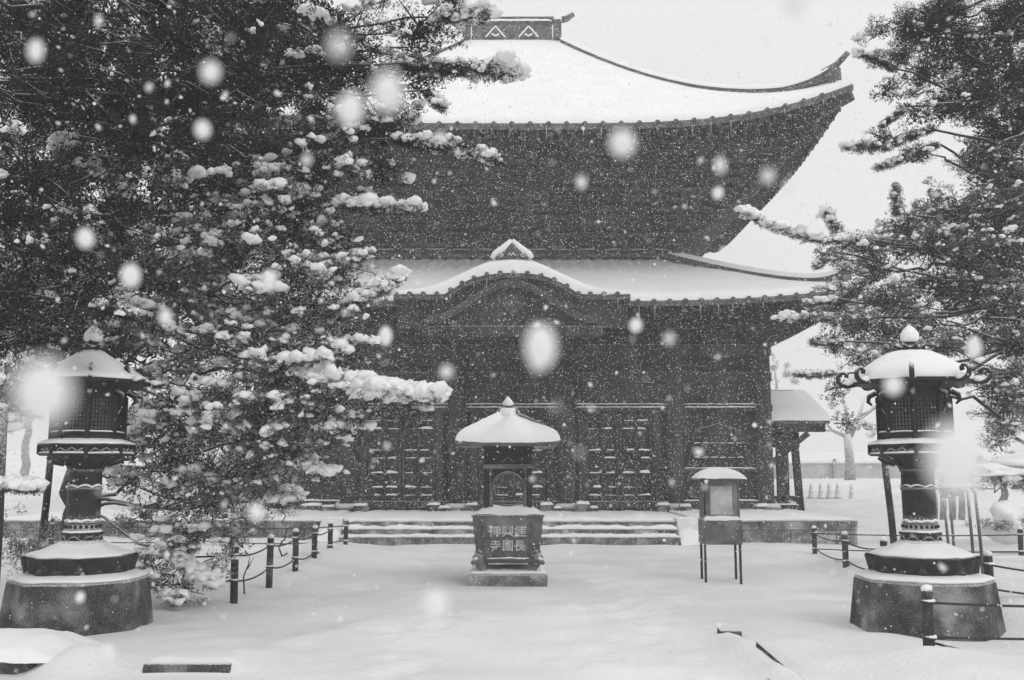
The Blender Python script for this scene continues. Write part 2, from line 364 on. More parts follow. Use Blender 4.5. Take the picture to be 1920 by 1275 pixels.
def roof_parts(R, nm, snow_th, edge, ripple, rafter_in, rl):
    root = None
    for side in range(4):
        m = MB()
        m.grid(lambda q, t: R.pt(side, q, t), QS, TS)
        m.grid(lambda q, t: R.pt(side, q, t, -edge-.12*(1-t)), QS, TS, flip=True)
        m.grid(lambda q, v: R.pt(side, q, 1, -edge*v), QS, [0, 1])
        o = m.build(nm+'_slope', TILE, hall)
        ts = [i/40*.988 for i in range(41)]+[.9935, .9965, .999]
        def sn(q, t):
            ed = math.sqrt(max(0, 1-max(0, (t-.975)/.0241)**2))
            th = snow_th*ed
            if ripple:
                th = .03+(snow_th-.03)*smooth01((t-.02)/.5)
                th *= ed
                k = (1-smooth01((t-.15)/.35)); x = R.pt(side, q, t)[0 if side in (0, 2) else 1]
                th += ed*k*.05*(abs(math.sin(x*pi/.42))-.62+.5*float(vnoise(x, t*4, .8, 31)))
            x, y, z = R.pt(side, q, t); th *= 1+.12*float(vnoise(x+side*31, y, 1.4, 8))
            return R.pt(side, q, t, th+.004)
        qs = QS if not (ripple and side == 0) else [-1+2*i/300 for i in range(301)]
        MB().grid(sn, qs, ts).build('snow', SNOW, o)
        if side == 0: root = o
    return root
uroof = roof_parts(UP, 'upper_roof', .22, .16, False, 0, 0)
lroof = roof_parts(LO, 'lower_roof', .20, .13, True, 0, 0)
# round eave tiles, each one its own piece
def tile_mesh(r, l):
    m = MB(); n = 14
    vs = [(r*math.cos(2*pi*i/n), y, r*math.sin(2*pi*i/n)) for y in (0, .02, l) for i in range(n)]
    vs = [(x*(.8 if y == 0 else 1), y, z*(.8 if y == 0 else 1)) for x, y, z in vs]
    fs = [(j*n+i, (j+1)*n+i, (j+1)*n+(i+1) % n, j*n+(i+1) % n) for j in range(2) for i in range(n)]+[tuple(range(n)), tuple(range(3*n-1, 2*n-1, -1))]
    m.add(vs, fs); me = m.mesh('eave_tile'); me.materials.append(TILE); return me
tm = tile_mesh(.066, .3); ic = MB().lathe(0, 0, [(-1, .03), (-.5, .55), (0, 1)], 6).mesh('icicle'); ic.materials.append(ICE)
def icicle(p, parent):
    s = random.uniform(.12, .38); place('icicle', ic, p, parent, scale=(.014, .014, s))
def eave_row(R, spacing, parent, skip=0.):
    n = int(R.ho/spacing)
    for i in range(-n, n+1):
        x = i*spacing
        if abs(x) < skip: continue
        q = x/(R.ho+R.flare*abs(x/R.ho)**5); p = R.pt(0, q, 1)
        place('eave_tile', tm, (p[0], p[1]-.06, p[2]+.015), parent)
        if random.random() < .55: icicle((p[0]+random.uniform(-.06, .06), p[1]-.01, p[2]-.12), parent)
eave_row(UP, .5, uroof); eave_row(LO, .42, lroof, 3.2)
# rafters under the eaves: too thin to pick out one by one
def rafters(R, t0, dz, w, h, sp, nm, t1=.985):
    m = MB()
    for side in (0, 1, 3):
        n = int(2*R.ho/sp)
        for i in range(n+1):
            q = -1+2*i/n
            a = Vector(R.pt(side, q, t0, dz)); b = Vector(R.pt(side, q, t1, dz))
            if side == 0: fx = b.x; a.x = fx*.93 if abs(q) > .5 else fx
            m.bar(a, b, w, h)
    tag(m.build(nm, WOOD, hall), kind='stuff')
rafters(UP, .80, -.34, .11, .17, .34, 'flying_rafters'); rafters(UP, .60, -.62, .13, .2, .34, 'base_rafters', .93)
rafters(LO, .55, -.24, .06, .09, .22, 'lower_rafters', .975)
# layered bracketing: an inverted stepped pyramid under the upper eave
m = MB(); NST = 14
for k in range(NST):
    t = k/(NST-1); z = 8.1+2.75*t; hw = 4.95+3.35*t
    m.box(-hw, hw, YC-hw+.15, YC+hw-.15, z, z+.09); m.box(-hw+.3, hw-.3, YC-hw+.5, YC+hw-.5, z+.08, z+.24)
m.build('layered_bracketing', WOOD, hall)
m = MB()
for k in range(5):
    t = (k+.5)/5; z = 8.15+2.75*t; hw = 4.95+3.35*t
    n = 13
    for i in range(n+1):
        x = -hw+.2+(2*hw-.4)*i/n
        m.box(x-.13, x+.13, YC-hw-.05, YC-hw+.6, z-.14, z+.08); m.box(x-.4, x+.4, YC-hw-.0, YC-hw+.18, z+.08, z+.2)
        for dx in (-.32, 0, .32): m.box(x+dx-.09, x+dx+.09, YC-hw-.04, YC-hw+.2, z+.2, z+.32)
tag(m.build('bracket_blocks', WOOD, hall), kind='stuff')
for sx in (-1, 1):     # corner hip rafters
    a = Vector((sx*8.0, YC-8.0, 10.75)); b = Vector((sx*8.62, YC-8.62, 11.02)); MB().bar(a, b, .2, .2).build('corner_rafter', WOOD, hall, .02)
    a = Vector((sx*7.9, YC-7.9, 11.2)); b = Vector(UP.pt(0, sx, .997, -.3)); MB().bar(a, b, .22, .22).build('corner_rafter', WOOD, hall, .02)
# hip ridges
def hip(R, sx, side, w, h, t0, t1, tip, nm='hip_ridge'):
    m = MB(); s_ = MB(); pts = []
    for i in range(40):
        t = t0+(t1-t0)*i/39; p = Vector(R.pt(side, sx, t)); up = tip*max(0, (t-t1+.14)/.14)**2
        pts.append(p+Vector((0, 0, h*.5+up)))
    for dz, ww, hh in ((0, w*1.3, h*.5), (h*.45, w, h*.5)):
        vs = []; fs = []
        for i, p in enumerate(pts):
            d = (pts[min(i+1, 39)]-pts[max(i-1, 0)]).normalized(); x = d.cross(Vector((0, 0, 1))).normalized()
            for j, k in ((-1, -1), (1, -1), (1, 1), (-1, 1)): vs.append(p+x*(j*ww/2)+Vector((0, 0, dz+k*hh/2)))
        for i in range(39):
            for j in range(4): fs.append((i*4+j, i*4+(j+1) % 4, i*4+4+(j+1) % 4, i*4+4+j))
        fs += [(3, 2, 1, 0), (156, 157, 158, 159)]; m.add(vs, fs)
    o = m.build(nm, TILE, hall)
    vs = []; fs = []; A = [(-.62, 0), (-.5, .09), (-.2, .16), (.2, .16), (.5, .09), (.62, 0)]
    for i, p in enumerate(pts):
        d = (pts[min(i+1, 39)]-pts[max(i-1, 0)]).normalized(); x = d.cross(Vector((0, 0, 1))).normalized()
        for a, z in A: vs.append(p+x*(a*w)+Vector((0, 0, h*.7+z*.9)))
    for i in range(39):
        for j in range(5): fs.append((i*6+j, i*6+j+1, i*6+7+j, i*6+6+j))
    s_.add(vs, fs, True); s_.build('snow', SNOW, o)
    return o, pts
for side, sx in ((0, 1), (0, -1), (2, 1), (2, -1)):
    o, pts = hip(UP, sx, side, .3, .2, .03, .955, .30)
    e = pts[-1]; d = (pts[-1]-pts[-6]).normalized(); xx = d.cross(Vector((0, 0, 1))).normalized()
    MB().bar(e-d*.02, e+d*.16, .42, .5).build('end_tile', TILE, o, .05)
    MB().tube([e+Vector((0, 0, .2))-d*.3, e+d*.15+Vector((0, 0, .28)), e+d*.5+Vector((0, 0, .5))], [.09, .09, .08], 8).build('tip_tile', TILE, o)
    o, pts = hip(LO, sx, side, .26, .2, .02, .93, .2)
    e = pts[-1]; d = (pts[-1]-pts[-6]).normalized()
    MB().bar(e-d*.02, e+d*.14, .36, .4).build('end_tile', TILE, o, .05)
# ledge at the foot of the upper wall, with a snow line
MB().box(-4.9, 4.9, 29.45, 29.75, 8.2, 8.42).build('roof_flashing', TILE, hall)
snow_strip(-4.9, 4.9, 29.43, 29.6, 8.42, .04, hall, 80)
# main ridge
rg = MB().box(-1.5, 1.5, YC-.2, YC+.2, 17.45, 18.25).build('main_ridge', TILE, hall, .02)
MB().box(-1.62, 1.62, YC-.27, YC+.27, 18.36, 18.42).build('ridge_cap', TILE, rg, .02)
snow_strip(-1.5, 1.5, YC-.3, YC+.3, 18.24, .12, rg, 40, rag=.1); snow_strip(-1.6, 1.7, YC-.28, YC+.28, 18.42, .05, rg, 40, rag=.1)
for sx in (-1, 1):
    e = MB(); e.box(sx*1.7-.14, sx*1.7+.14, YC-.4, YC+.4, 17.55, 18.25); e.build('ridge_end_tile', TILE, rg, .04)
    snow_strip(sx*1.7-.16, sx*1.7+.16, YC-.42, YC+.4, 18.25, .2, rg, 10, rag=.05)
    MB().tube([(sx*1.75, YC, 18.4), (sx*2.05, YC, 18.47), (sx*2.3, YC, 18.66)], [.13, .13, .11], 8).build('ridge_tip', TILE, rg)
    c = sx*.62
    MB().plate([(c-.32, 17.62), (c+.32, 17.62), (c, 18.0)], YC-.27, YC-.2).build('crest', TILE, rg)
    for a, b in (((c-.36, 17.62), (c, 18.04)), ((c, 18.04), (c+.36, 17.62)), ((c-.14, 17.74), (c, 17.66)), ((c, 17.66), (c+.14, 17.74))):
        MB().bar((a[0], YC-.29, a[1]), (b[0], YC-.29, b[1]), .05, .05, (0, 1, 0)).build('crest_trim', SNOW, rg)

# ---- curved gable over the entrance
KY = 25.12; KH = 1.9; KW = 3.12
def kz(x):
    x = abs(x); b = 6.22
    if x < 1.78: b += .57*(1-(x/1.78)**2.6)**1.1
    return b
def kth(x):
    return 6.34+.90*math.exp(-(abs(x)/1.65)**2.2)-kz(x)
XS = [-KW+2*KW*i/120 for i in range(121)]
m = MB(); ys = [KY, KY+2.9]
m.grid(lambda x, y: (x, y, kz(x)), XS, ys); m.grid(lambda x, y: (x, y, kz(x)-.12), XS, ys, flip=True)
m.grid(lambda x, v: (x, KY, kz(x)-.12*v), XS, [0, 1]); m.grid(lambda v, y: (-KW, y, 6.2-.12*v), [0, 1], ys); m.grid(lambda v, y: (KW, y, 6.2-.12*v), [0, 1], ys, flip=True)
kg = m.build('curved_gable', TILE, hall)
ysn = [KY-.04, KY-.05, KY-.02, KY+.06, KY+.18, KY+.4]+[KY+.4+.25*i for i in range(1, 11)]
def ks(x, y):
    e = (y-KY)
    h = 0 if y == ysn[0] else (.45 if y == ysn[1] else .75 if y == ysn[2] else .92 if y == ysn[3] else 1)
    ex = math.sqrt(max(0, 1-max(0, (abs(x)-KW+.15)/.15)**2))
    return (x, y, kz(x)+kth(x)*h*(.15+.85*ex)*(1+.12*float(vnoise(x, y*2, .5, 9)))+.012*float(vnoise(x, y, .12, 10)))
MB().grid(ks, XS, ysn).build('snow', SNOW, kg)
x = -KW+.06
while x < KW:
    slope = (kz(x+.02)-kz(x-.02))/.04
    place('eave_tile', tm, (x, KY-.07, kz(x)+.02), kg)
    if random.random() < .3: icicle((x, KY-.03, kz(x)-.1), kg)
    x += .36/math.sqrt(1+slope*slope)
# barge boards and gable field
def barge(dz, th, h, y0, y1, xa, m, nm):
    o = MB(); xs = [-xa+2*xa*i/80 for i in range(81)]
    zf = lambda x: 5.72+.95*(.5+.5*math.cos(pi*min(abs(x), 2.05)/2.05))**.85+dz
    for f, fl in ((lambda x, v: (x, y0, zf(x)-h*v), False), (lambda x, v: (x, y1, zf(x)-h*v), True), (lambda x, v: (x, y0+(y1-y0)*v, zf(x)), True), (lambda x, v: (x, y0+(y1-y0)*v, zf(x)-h), False)):
        o.grid(f, xs, [0, 1], flip=fl)
    return o.build(nm, m, kg)
barge(-.02, 0, .22, KY+.05, KY+.15, 2.25, WOODL, 'barge_board'); barge(.14, 0, .12, KY+.08, KY+.2, 2.1, WOOD, 'upper_barge_board')
MB().plate([(-3.05, 5.35)]+[(-3.05+6.1*i/60, kz(-3.05+6.1*i/60)-.07) for i in range(61)]+[(3.05, 5.35)], KY+.21, KY+.25).build('gable_field', WOOD, kg)
MB().plate([(-.16, 6.2), (-.3, 5.95), (-.12, 5.75), (0, 5.62), (.12, 5.75), (.3, 5.95), (.16, 6.2)], KY+.0, KY+.06).build('gable_pendant', WOODL, kg)
MB().box(-2.4, 2.4, KY+.1, KY+.35, 5.12, 5.4).build('rainbow_beam', WOOD, kg, .03)
for sx in (-1, 1): MB().box(sx*2.3-.14, sx*2.3+.14, KY+.4, KY+2.2, 5.36, 5.62).build('side_beam', WOOD, kg, .02)
# crest tile on the gable
og = MB().plate([(-.47, 7.18), (.47, 7.18), (.40, 7.27), (.17, 7.44), (0, 7.62), (-.17, 7.44), (-.40, 7.27)], KY-.02, KY+.25).build('crest_tile', TILE, kg)
for sx in (-1, 1):
    sp = [(sx*(.30+.09*(1-k/22)*math.cos(.6*k*.9)), KY-.05, 7.27+.075*(1-k/22)*math.sin(.6*k*.9)) for k in range(20)]
    MB().tube(sp, .018, 5).build('scroll', RAISED, og)
    tp = [(sx*.52, KY+.05, 7.2), (sx*.44, KY+.05, 7.31), (sx*.22, KY+.05, 7.48), (0, KY+.05, 7.68)]
    MB().tube(tp, [.08, .11, .1, .075], 9).build('snow', SNOW, og)
MB().tube([(-.1, KY-.05, 7.26), (-.06, KY-.05, 7.33), (-.02, KY-.05, 7.25), (.03, KY-.05, 7.33), (.09, KY-.05, 7.26)], .02, 5).build('crest_trim', SNOW, og)
MB().lathe(0, 0, [(0, .05), (.06, .07), (.12, .05)], 10).build('boss', TILE, og).location = Vector((0, KY, 7.5))-origin(og)

# ---- doors: pairs of panelled leaves with snow on the rails
ZR = [.62, .93, 1.15, 1.55, 1.96, 2.18, 2.78, 3.01, 3.16]
for i, xc in enumerate((-3.1, 0, 3.02)):
    wd = .93
    for s in (-1, 1):
        x0 = xc-wd-.01 if s < 0 else xc+.01; x1 = x0+wd
        d = MB().box(x0, x1, YW+.12, YW+.17, PT+.1, 3.2).build('door', WOOD, hall)
        xm = (x0+x1)/2
        for xs_ in (x0+.035, xm, x1-.035): MB().box(xs_-.035, xs_+.035, YW+.0, YW+.12, PT+.1, 3.2).build('stile', WOOD, d, .008)
        for z in ZR:
            for a, b in ((x0+.072, xm-.037), (xm+.037, x1-.072)):
                MB().box(a, b, YW-.01, YW+.12, z-.04, z).build('rail', WOOD, d)
                if .9 < z < 3.1 and random.random() < (.95 if z in (.93, 1.15, 1.55, 2.18) else .75):
                    e0, e1 = (random.uniform(0, .12) if random.random() < .4 else 0), (random.uniform(0, .12) if random.random() < .4 else 0)
                    snow_strip(a+.005+e0, b-.005-e1, YW-.012, YW+.11, z, random.uniform(.012, .055), d, 14, rag=.6)
        for z0, z1 in zip(ZR[:-1], ZR[1:]):
            for a, b in ((x0+.072, xm-.037), (xm+.037, x1-.072)):
                if z1-z0 > .25: MB().box(a+.03, b-.03, YW+.08, YW+.13, z0+.03, z1-.07).build('panel', WOOD, d, .01)
        MB().box(x0+(.02 if s > 0 else wd-.1), x0+(.1 if s > 0 else wd-.02), YW-.03, YW, .9, 1.25).build('hinge', BRONZE, d, .01)
    for s in (-1, 1): MB().box(xc+s*1.06-.09, xc+s*1.06+.09, YW-.06, YW+.15, PT+.1, 3.27).build('door_post', WOOD, hall, .01)
# bell-shaped windows in the end bays
for sx in (-1, 1):
    xc = sx*5.82
    def bell(w, h, z0):
        L_ = [(1.0, 0), (.97, .15), (.88, .45), (.8, .7), (.72, .85), (.5, .93), (.25, .97), (.0, 1.03)]
        return [(xc-w*a, z0+h*b) for a, b in L_]+[(xc+w*a, z0+h*b) for a, b in L_[-2::-1]]
    wv = MB().plate(bell(.86, 1.16, 1.68)[::-1], YW+.10, YW+.15).build('bell_window', WOOD, hall)
    MB().tube([(x, YW+.08, z) for x, z in bell(.88, 1.18, 1.7)], .032, 6).build('window_frame', WOODL, wv)
    for k in range(7): MB().box(xc-.72+.24*k-.015, xc-.72+.24*k+.015, YW+.05, YW+.1, 1.72, 2.5).build('bar', WOOD, wv)
    for z in (1.98, 2.38):
        MB().box(xc-.8, xc+.8, YW+.02, YW+.1, z-.03, z).build('rail', WOOD, wv)
        for k in range(6): snow_strip(xc-.70+.24*k, xc-.50+.24*k, YW+.0, YW+.09, z, .02, wv, 8)
    MB().box(xc-1.02, xc+1.02, YW-.1, YW+.12, 1.6, 1.68).build('window_sill', WOODL, wv, .01); snow_strip(xc-1.02, xc+1.02, YW-.11, YW+.0, 1.68, .03, wv, 30)
    MB().box(xc-1.1, xc+1.1, YW-.14, YW+.15, .70, .78).build('wall_rail', WOOD, hall); snow_strip(xc-1.05, xc+1.05, YW-.15, YW+.1, .78, .04, hall, 30)
# stone blocks by the columns, capped with snow
for xc, w, h in ((-5.5, .55, .2), (-5.05, .3, .17), (-4.15, .36, .2), (-2.15, .34, .22), (-1.85, .3, .14), (-1.1, .3, .22), (.95, .34, .22), (1.25, .2, .13), (1.95, .34, .24), (2.25, .2, .14), (4.15, .32, .22), (4.75, .3, .18), (6.85, .34, .18)):
    b = MB().box(xc-w/2, xc+w/2, YW-.62, YW-.3, PT, PT+h).build('door_stone', STONED, hall, .02)
    snow_strip(xc-w/2-.01, xc+w/2+.01, YW-.64, YW-.28, PT+h-.003, .06, b, 14)

# ------------------------------------------------------------------ open timber annex beside the hall
an = thing('timber_annex', (8.6, 30, .3), 'small open timber shed with flat snowy roof against the hall side', 'shed')
for x, y, lx in ((8.02, 29.2, .0), (8.5, 29.2, .1), (8.1, 32.5, 0), (9.1, 32.5, 0)):
    MB().bar((x-lx*.5, y, 3.05), (x+lx, y, .2), .2, .2, (0, 1, 0)).build('post', WOOD, an, .02)
MB().bar((7.3, 29.02, 1.5), (8.85, 29.02, 2.72), .16, .12, (0, 1, 0)).build('brace', WOOD, an, .01)
for z in (.55, .82): MB().box(7.35, 8.6, 29.1, 29.24, z-.12, z+.05).build('rail', WOOD, an, .01)
snow_strip(7.35, 8.5, 29.07, 29.25, .6, .06, an, 20)
MB().box(7.25, 9.3, 28.75, 28.95, 2.75, 3.02).build('eave_beam', WOOD, an, .02)
MB().box(7.2, 8.6, 29.1, 29.24, 2.3, 2.75).build('wall_board', WOOD, an)
m = MB(); rf = lambda x, v: (x, 28.5+2.4*v, 3.08+.95*v)
m.grid(rf, [7.2, 9.35], [0, 1]); m.grid(lambda x, v: (x, 28.5+2.4*v, 2.98+.95*v), [7.2, 9.35], [0, 1], flip=True); m.grid(lambda x, v: (x, 28.5, 3.08-.1*v), [7.2, 9.35], [0, 1])
m.grid(lambda x, v: (x, 33.3-2.4*v, 3.08+.95*v), [7.2, 9.35], [0, 1], flip=True)
ar = m.build('roof', TILE, an)
MB().grid(lambda x, v: (x, 28.47+2.45*v, 3.07+.95*v+.16*math.sqrt(min(1, v*12))), [7.2+.1075*i for i in range(21)], [0, .01, .03, .06, .1, .3, .6, 1]).build('snow', SNOW, ar)
MB().box(7.2, 9.0, 30.8, 31.1, 3.98, 4.16).build('ridge', TILE, ar, .03)

# ------------------------------------------------------------------ incense burner
bx, by = -.06, 14.75
bu = thing('incense_burner', (bx, by, 0), 'roofed bronze incense burner with raised characters on a square stone plinth', 'incense burner')
def frust(x0, x1, y0, y1, z0, X0, X1, Y0, Y1, z1):
    return MB().add([(x0, y0, z0), (x1, y0, z0), (x1, y1, z0), (x0, y1, z0), (X0, Y0, z1), (X1, Y0, z1), (X1, Y1, z1), (X0, Y1, z1)],
                    [(3, 2, 1, 0), (4, 5, 6, 7), (0, 1, 5, 4), (1, 2, 6, 5), (2, 3, 7, 6), (3, 0, 4, 7)])
def sq(h0, z0, h1, z1): return frust(bx-h0, bx+h0, by-h0, by+h0, z0, bx-h1, bx+h1, by-h1, by+h1, z1)
sq(.57, -.12, .57, .16).build('stone_plinth', STONE, bu, .025)
sq(.44, .16, .44, .2).build('upper_plinth', STONE, bu, .02)
snow_strip(bx-.55, bx+.55, by-.56, by+.56, .158, .045, bu, 40, rag=.15)
bd = sq(.445, .30, .515, .97).build('body', IRON, bu, .015)
sq(.53, .965, .53, .995).build('body_rim', IRON, bu, .01)
yf = lambda z: by-(.445+.07*(z-.30)/.67)          # front face of the tapering body
for sx in (-1, 1):
    MB().bar((bx+sx*.36, yf(.9)-.008, .90), (bx+sx*.325, yf(.42)-.008, .42), .022, .03, (0, 1, 0)).build('frame_moulding', IRON, bd)
MB().bar((bx-.31, yf(.36)-.01, .36), (bx+.31, yf(.36)-.01, .36), .03, .03).build('frame_moulding', IRON, bd)
snow_strip(bx-.31, bx+.31, yf(.36)-.03, yf(.36)-.0, .372, .012, bd, 30)
# raised characters, two rows read from the right
def glyph(ch, x, z, s):
    c = bpy.data.curves.new('character', 'FONT'); c.body = ch; c.size = s; c.extrude = .012; c.offset = .0022; c.align_x = 'CENTER'; c.resolution_u = 3
    o = bpy.data.objects.new('character', c); COL.objects.link(o); bpy.context.view_layer.update()
    me = bpy.data.meshes.new_from_object(o.evaluated_get(bpy.context.evaluated_depsgraph_get()))
    bpy.data.objects.remove(o); me.materials.clear(); me.materials.append(RAISED)
    return place('character', me, (x, yf(z+.08)-.008, z), bd, (pi/2-.103, 0, 0))
for row, (z, txt) in enumerate(((.70, '禅興建'), (.495, '寺國長'))):
    for k, ch in enumerate(txt): glyph(ch, bx+(-.19, .0, .18)[k]+.02*row*(k-1)*-.5, z, .195 if row == 0 else .17)
for sx in (-1, 1):      # beast-shaped corner legs
    for sy in (-1, 1):
        lx, ly = bx+sx*.41, by+sy*.41
        lg = MB().tube([(lx-sx*.03, ly-sy*.02, .47), (lx+sx*.02, ly+sy*.05, .38), (lx-sx*.015, ly+sy*.05, .29), (lx-sx*.06, ly+sy*.03, .2), (lx-sx*.055, ly+sy*.045, .165)], [.06, .085, .072, .05, .062], 10).build('leg', IRON, bu)
        MB().tube([(lx+sx*.02, ly+sy*.09, .36), (lx+sx*.08, ly+sy*.11, .33), (lx+sx*.115, ly+sy*.115, .30)], [.05, .042, .022], 8).build('snout', IRON, lg)
        MB().tube([(lx-sx*.04, ly+sy*.09, .44), (lx+sx*.0, ly+sy*.12, .485), (lx+sx*.04, ly+sy*.11, .45)], [.02, .022, .012], 6).build('ear', IRON, lg)
        MB().lathe(lx+sx*.05, ly+sy*.12, [(.365, .02), (.385, .03), (.40, .012)], 8).build('snow', SNOW, lg)
sn = MB()      # snow sloping up on the lid
sn.grid(lambda u, v: (bx+(u*2-1)*(.525-.2*smooth01(v)), by-(.53-.24*v), .99+.13*v+.015*math.sin(u*9)), [i/20 for i in range(21)], [i/8 for i in range(9)])
for k, (sx, sy) in enumerate(((1, 0), (-1, 0))):
    sn.grid(lambda u, v: (bx+sx*(.53-.24*v), by+(u*2-1)*(.525-.2*smooth01(v)), .99+.13*v), [i/10 for i in range(11)], [i/6 for i in range(7)], flip=sx < 0)
sn.grid(lambda u, v: (bx+(u*2-1)*(.525-.2*v), by+(.53-.24*v), .99+.13*v), [i/10 for i in range(11)], [0, 1], flip=True)
sn.build('snow', SNOW, bu)
sq(.50, .99, .31, 1.09).build('lid', IRON, bu)
for sx in (-1, 1):
    for sy in (-1, 1):
        MB().box(bx+sx*.32-.035, bx+sx*.32+.035, by+sy*.32-.035, by+sy*.32+.035, 1.06, 1.98).build('post', BRONZE, bu, .006)
        MB().box(bx+sx*.26-.012, bx+sx*.26+.012, by+sy*.33-.012, by+sy*.33+.012, 1.08, 1.66).build('inner_post', IRON, bu)
def arch(w, z0, h):
    L_ = [(1.0, 0), (1.02, .3), (1.0, .55), (.9, .75), (.62, .9), (.3, .97), (0, 1.0)]
    return [(bx-w*a, z0+h*b) for a, b in L_]+[(bx+w*a, z0+h*b) for a, b in L_[-2::-1]]
for sy in (-1, 1):
    A = arch(.238, 1.09, .52); yy = by+sy*.33
    MB().tube([(x, yy-.01, z) for x, z in A], .016, 6).build('arch_frame', IRON, bu)
    m = MB(); n = len(A)
    for i in range(n-1):
        (xa, za), (xb, zb) = A[i], A[i+1]
        def outp(x, z, i): return (max(bx-.285, min(bx+.285, bx+(x-bx)*1.35)), 1.72 if abs(x-bx) < .2 else z)
        oa, ob = outp(xa, za, i), outp(xb, zb, i+1)
        m.add([(xa, yy, za), (xb, yy, zb), (ob[0], yy, ob[1]), (oa[0], yy, oa[1]), (xa, yy+.015, za), (xb, yy+.015, zb), (ob[0], yy+.015, ob[1]), (oa[0], yy+.015, oa[1])],
              [(0, 1, 2, 3), (7, 6, 5, 4), (0, 4, 5, 1), (2, 6, 7, 3)])
    m.build('arch_panel', BRONZE, bu)
    MB().box(bx-.36, bx+.36, yy-.03, yy+.03, 1.66, 1.72).build('crossbeam', IRON, bu, .005)
    MB().box(bx-.30, bx+.30, yy-.005, yy+.02, 1.72, 1.93).build('frieze', BRONZE, bu)
    MB().bar((bx-.08, yy-.015, 1.76), (bx, yy-.015, 1.83), .02, .02, (0, 1, 0)).build('frieze_trim', IRON, bu); MB().bar((bx, yy-.015, 1.83), (bx+.08, yy-.015, 1.76), .02, .02, (0, 1, 0)).build('frieze_trim', IRON, bu)
for sx in (-1, 1): MB().box(bx+sx*.33-.02, bx+sx*.33+.02, by-.3, by+.3, 1.66, 1.93).build('side_frieze', BRONZE, bu)
sq(.36, 1.93, .38, 1.99).build('top_plate', BRONZE, bu)
for sy in (-1, 1):
    for k in range(13): MB().bar((bx-.42+.07*k, by+sy*.3, 2.015), (bx-.42+.07*k, by+sy*.6, 1.985), .022, .03).build('rafter', IRON, bu)
def sqroof(hw, z0, z1, top, n, sag, corner, thick):
    m = MB()
    for k in range(4):
        c, s = math.cos(k*pi/2), math.sin(k*pi/2)
        def fn(q, t):
            w = top+(hw-top)*t; x = q*w; y = -w; z = z1+(z0-z1)*(t+sag*t*(1-t))+corner*abs(q)**3*t**3+thick(q, t)
            return (bx+c*x-s*y, by+s*x+c*y, z)
        m.grid(fn, [-1+2*i/n for i in range(n+1)], [i/n for i in range(n)]+[.985, 1])
    return m
rr = sqroof(.745, 2.01, 2.36, .1, 16, -.05, .03, lambda q, t: 0)
rr.add([(bx+x*.745, by+y*.745, 2.06) for x, y in ((-1, -1), (1, -1), (1, 1), (-1, 1))]+[(bx+x*.72, by+y*.72, 1.985) for x, y in ((-1, -1), (1, -1), (1, 1), (-1, 1))], [(7, 6, 5, 4), (0, 4, 5, 1), (1, 5, 6, 2), (2, 6, 7, 3), (3, 7, 4, 0)])
rr = rr.build('roof', IRON, bu)
def sth(q, t):
    ed = math.sqrt(max(0, 1-max(0, (t-.8)/.2)**2)); return .012+.12*ed*(1+.25*math.sin(5*q+2*t))
sqroof(.76, 2.02, 2.38, .08, 24, -.1, .03, sth).build('snow', SNOW, rr)
m = MB().lathe(bx, by, [(2.44, .13), (2.455, .15), (2.47, .13)], 16); m.build('dew_basin', IRON, bu)
MB().lathe(bx, by, [(2.42, .18), (2.47, .19), (2.53, .165), (2.575, .1), (2.58, .03)], 18).build('snow', SNOW, bu)
fi = MB().lathe(bx, by, [(2.57, .05), (2.6, .085), (2.65, .085), (2.70, .05), (2.745, .008)], 14).build('finial', IRON, bu)
MB().lathe(bx, by-.012, [(2.61, .078), (2.65, .088), (2.70, .056), (2.752, .008)], 12).build('snow', SNOW, fi)
for k in range(4):
    a = k*pi/2+pi/4; c, s = math.cos(a), math.sin(a)
    MB().tube([(bx+c*.13, by+s*.13, 2.46), (bx+c*.19, by+s*.19, 2.5), (bx+c*.2, by+s*.2, 2.56), (bx+c*.165, by+s*.165, 2.565)], .015, 6).build('scroll', IRON, fi)

# ------------------------------------------------------------------ candle stand
cxs, cys = 3.14, 14.86
cs = thing('candle_stand', (cxs, cys, 0), 'small metal candle stand with glass case and snow-capped domed roof', 'candle stand')
cs.rotation_euler.z = 0
for dx, dy in ((-.27, -.2), (.25, -.2), (-.25, .2), (.27, .2)):
    MB().box(cxs+dx-.016, cxs+dx+.016, cys+dy-.016, cys+dy+.016, -.1, .62).build('leg', POSTM, cs)
bxm = MB().box(cxs-.285, cxs+.285, cys-.22, cys+.22, .54, .90).build('box', IRON, cs, .008)
MB().box(cxs-.29, cxs-.24, cys-.25, cys-.22, .78, .86).build('latch', IRON, bxm)
snow_strip(cxs-.28, cxs+.28, cys-.23, cys+.22, .895, .07, cs, 26, rag=.1)
for sx in (-1, 1):
    for sy in (-1, 1): MB().box(cxs+sx*.22-.02, cxs+sx*.22+.02, cys+sy*.16-.02, cys+sy*.16+.02, .9, 1.50).build('corner_post', IRON, cs)
    MB().box(cxs+sx*.215-.006, cxs+sx*.215+.006, cys-.14, cys+.14, .95, 1.42).build('side_pane', GLASS, cs)
    MB().box(cxs+sx*.265-.012, cxs+sx*.265+.012, cys-.15, cys+.15, .9, 1.49).build('side_door', IRON, cs, .004)
MB().box(cxs-.17, cxs+.17, cys-.165, cys-.155, .98, 1.40).build('front_pane', GLASS, cs)
MB().box(cxs-.2, cxs+.2, cys-.18, cys-.14, 1.40, 1.5).build('front_rail', IRON, cs); MB().box(cxs-.2, cxs+.2, cys-.18, cys-.14, .93, .98).build('front_rail', IRON, cs)
for sx in (-1, 1): MB().box(cxs+sx*.185-.014, cxs+sx*.185+.014, cys-.18, cys-.14, .98, 1.40).build('front_stile', IRON, cs)
MB().box(cxs-.2, cxs+.2, cys+.14, cys+.16, .93, 1.5).build('back_panel', IRON, cs)
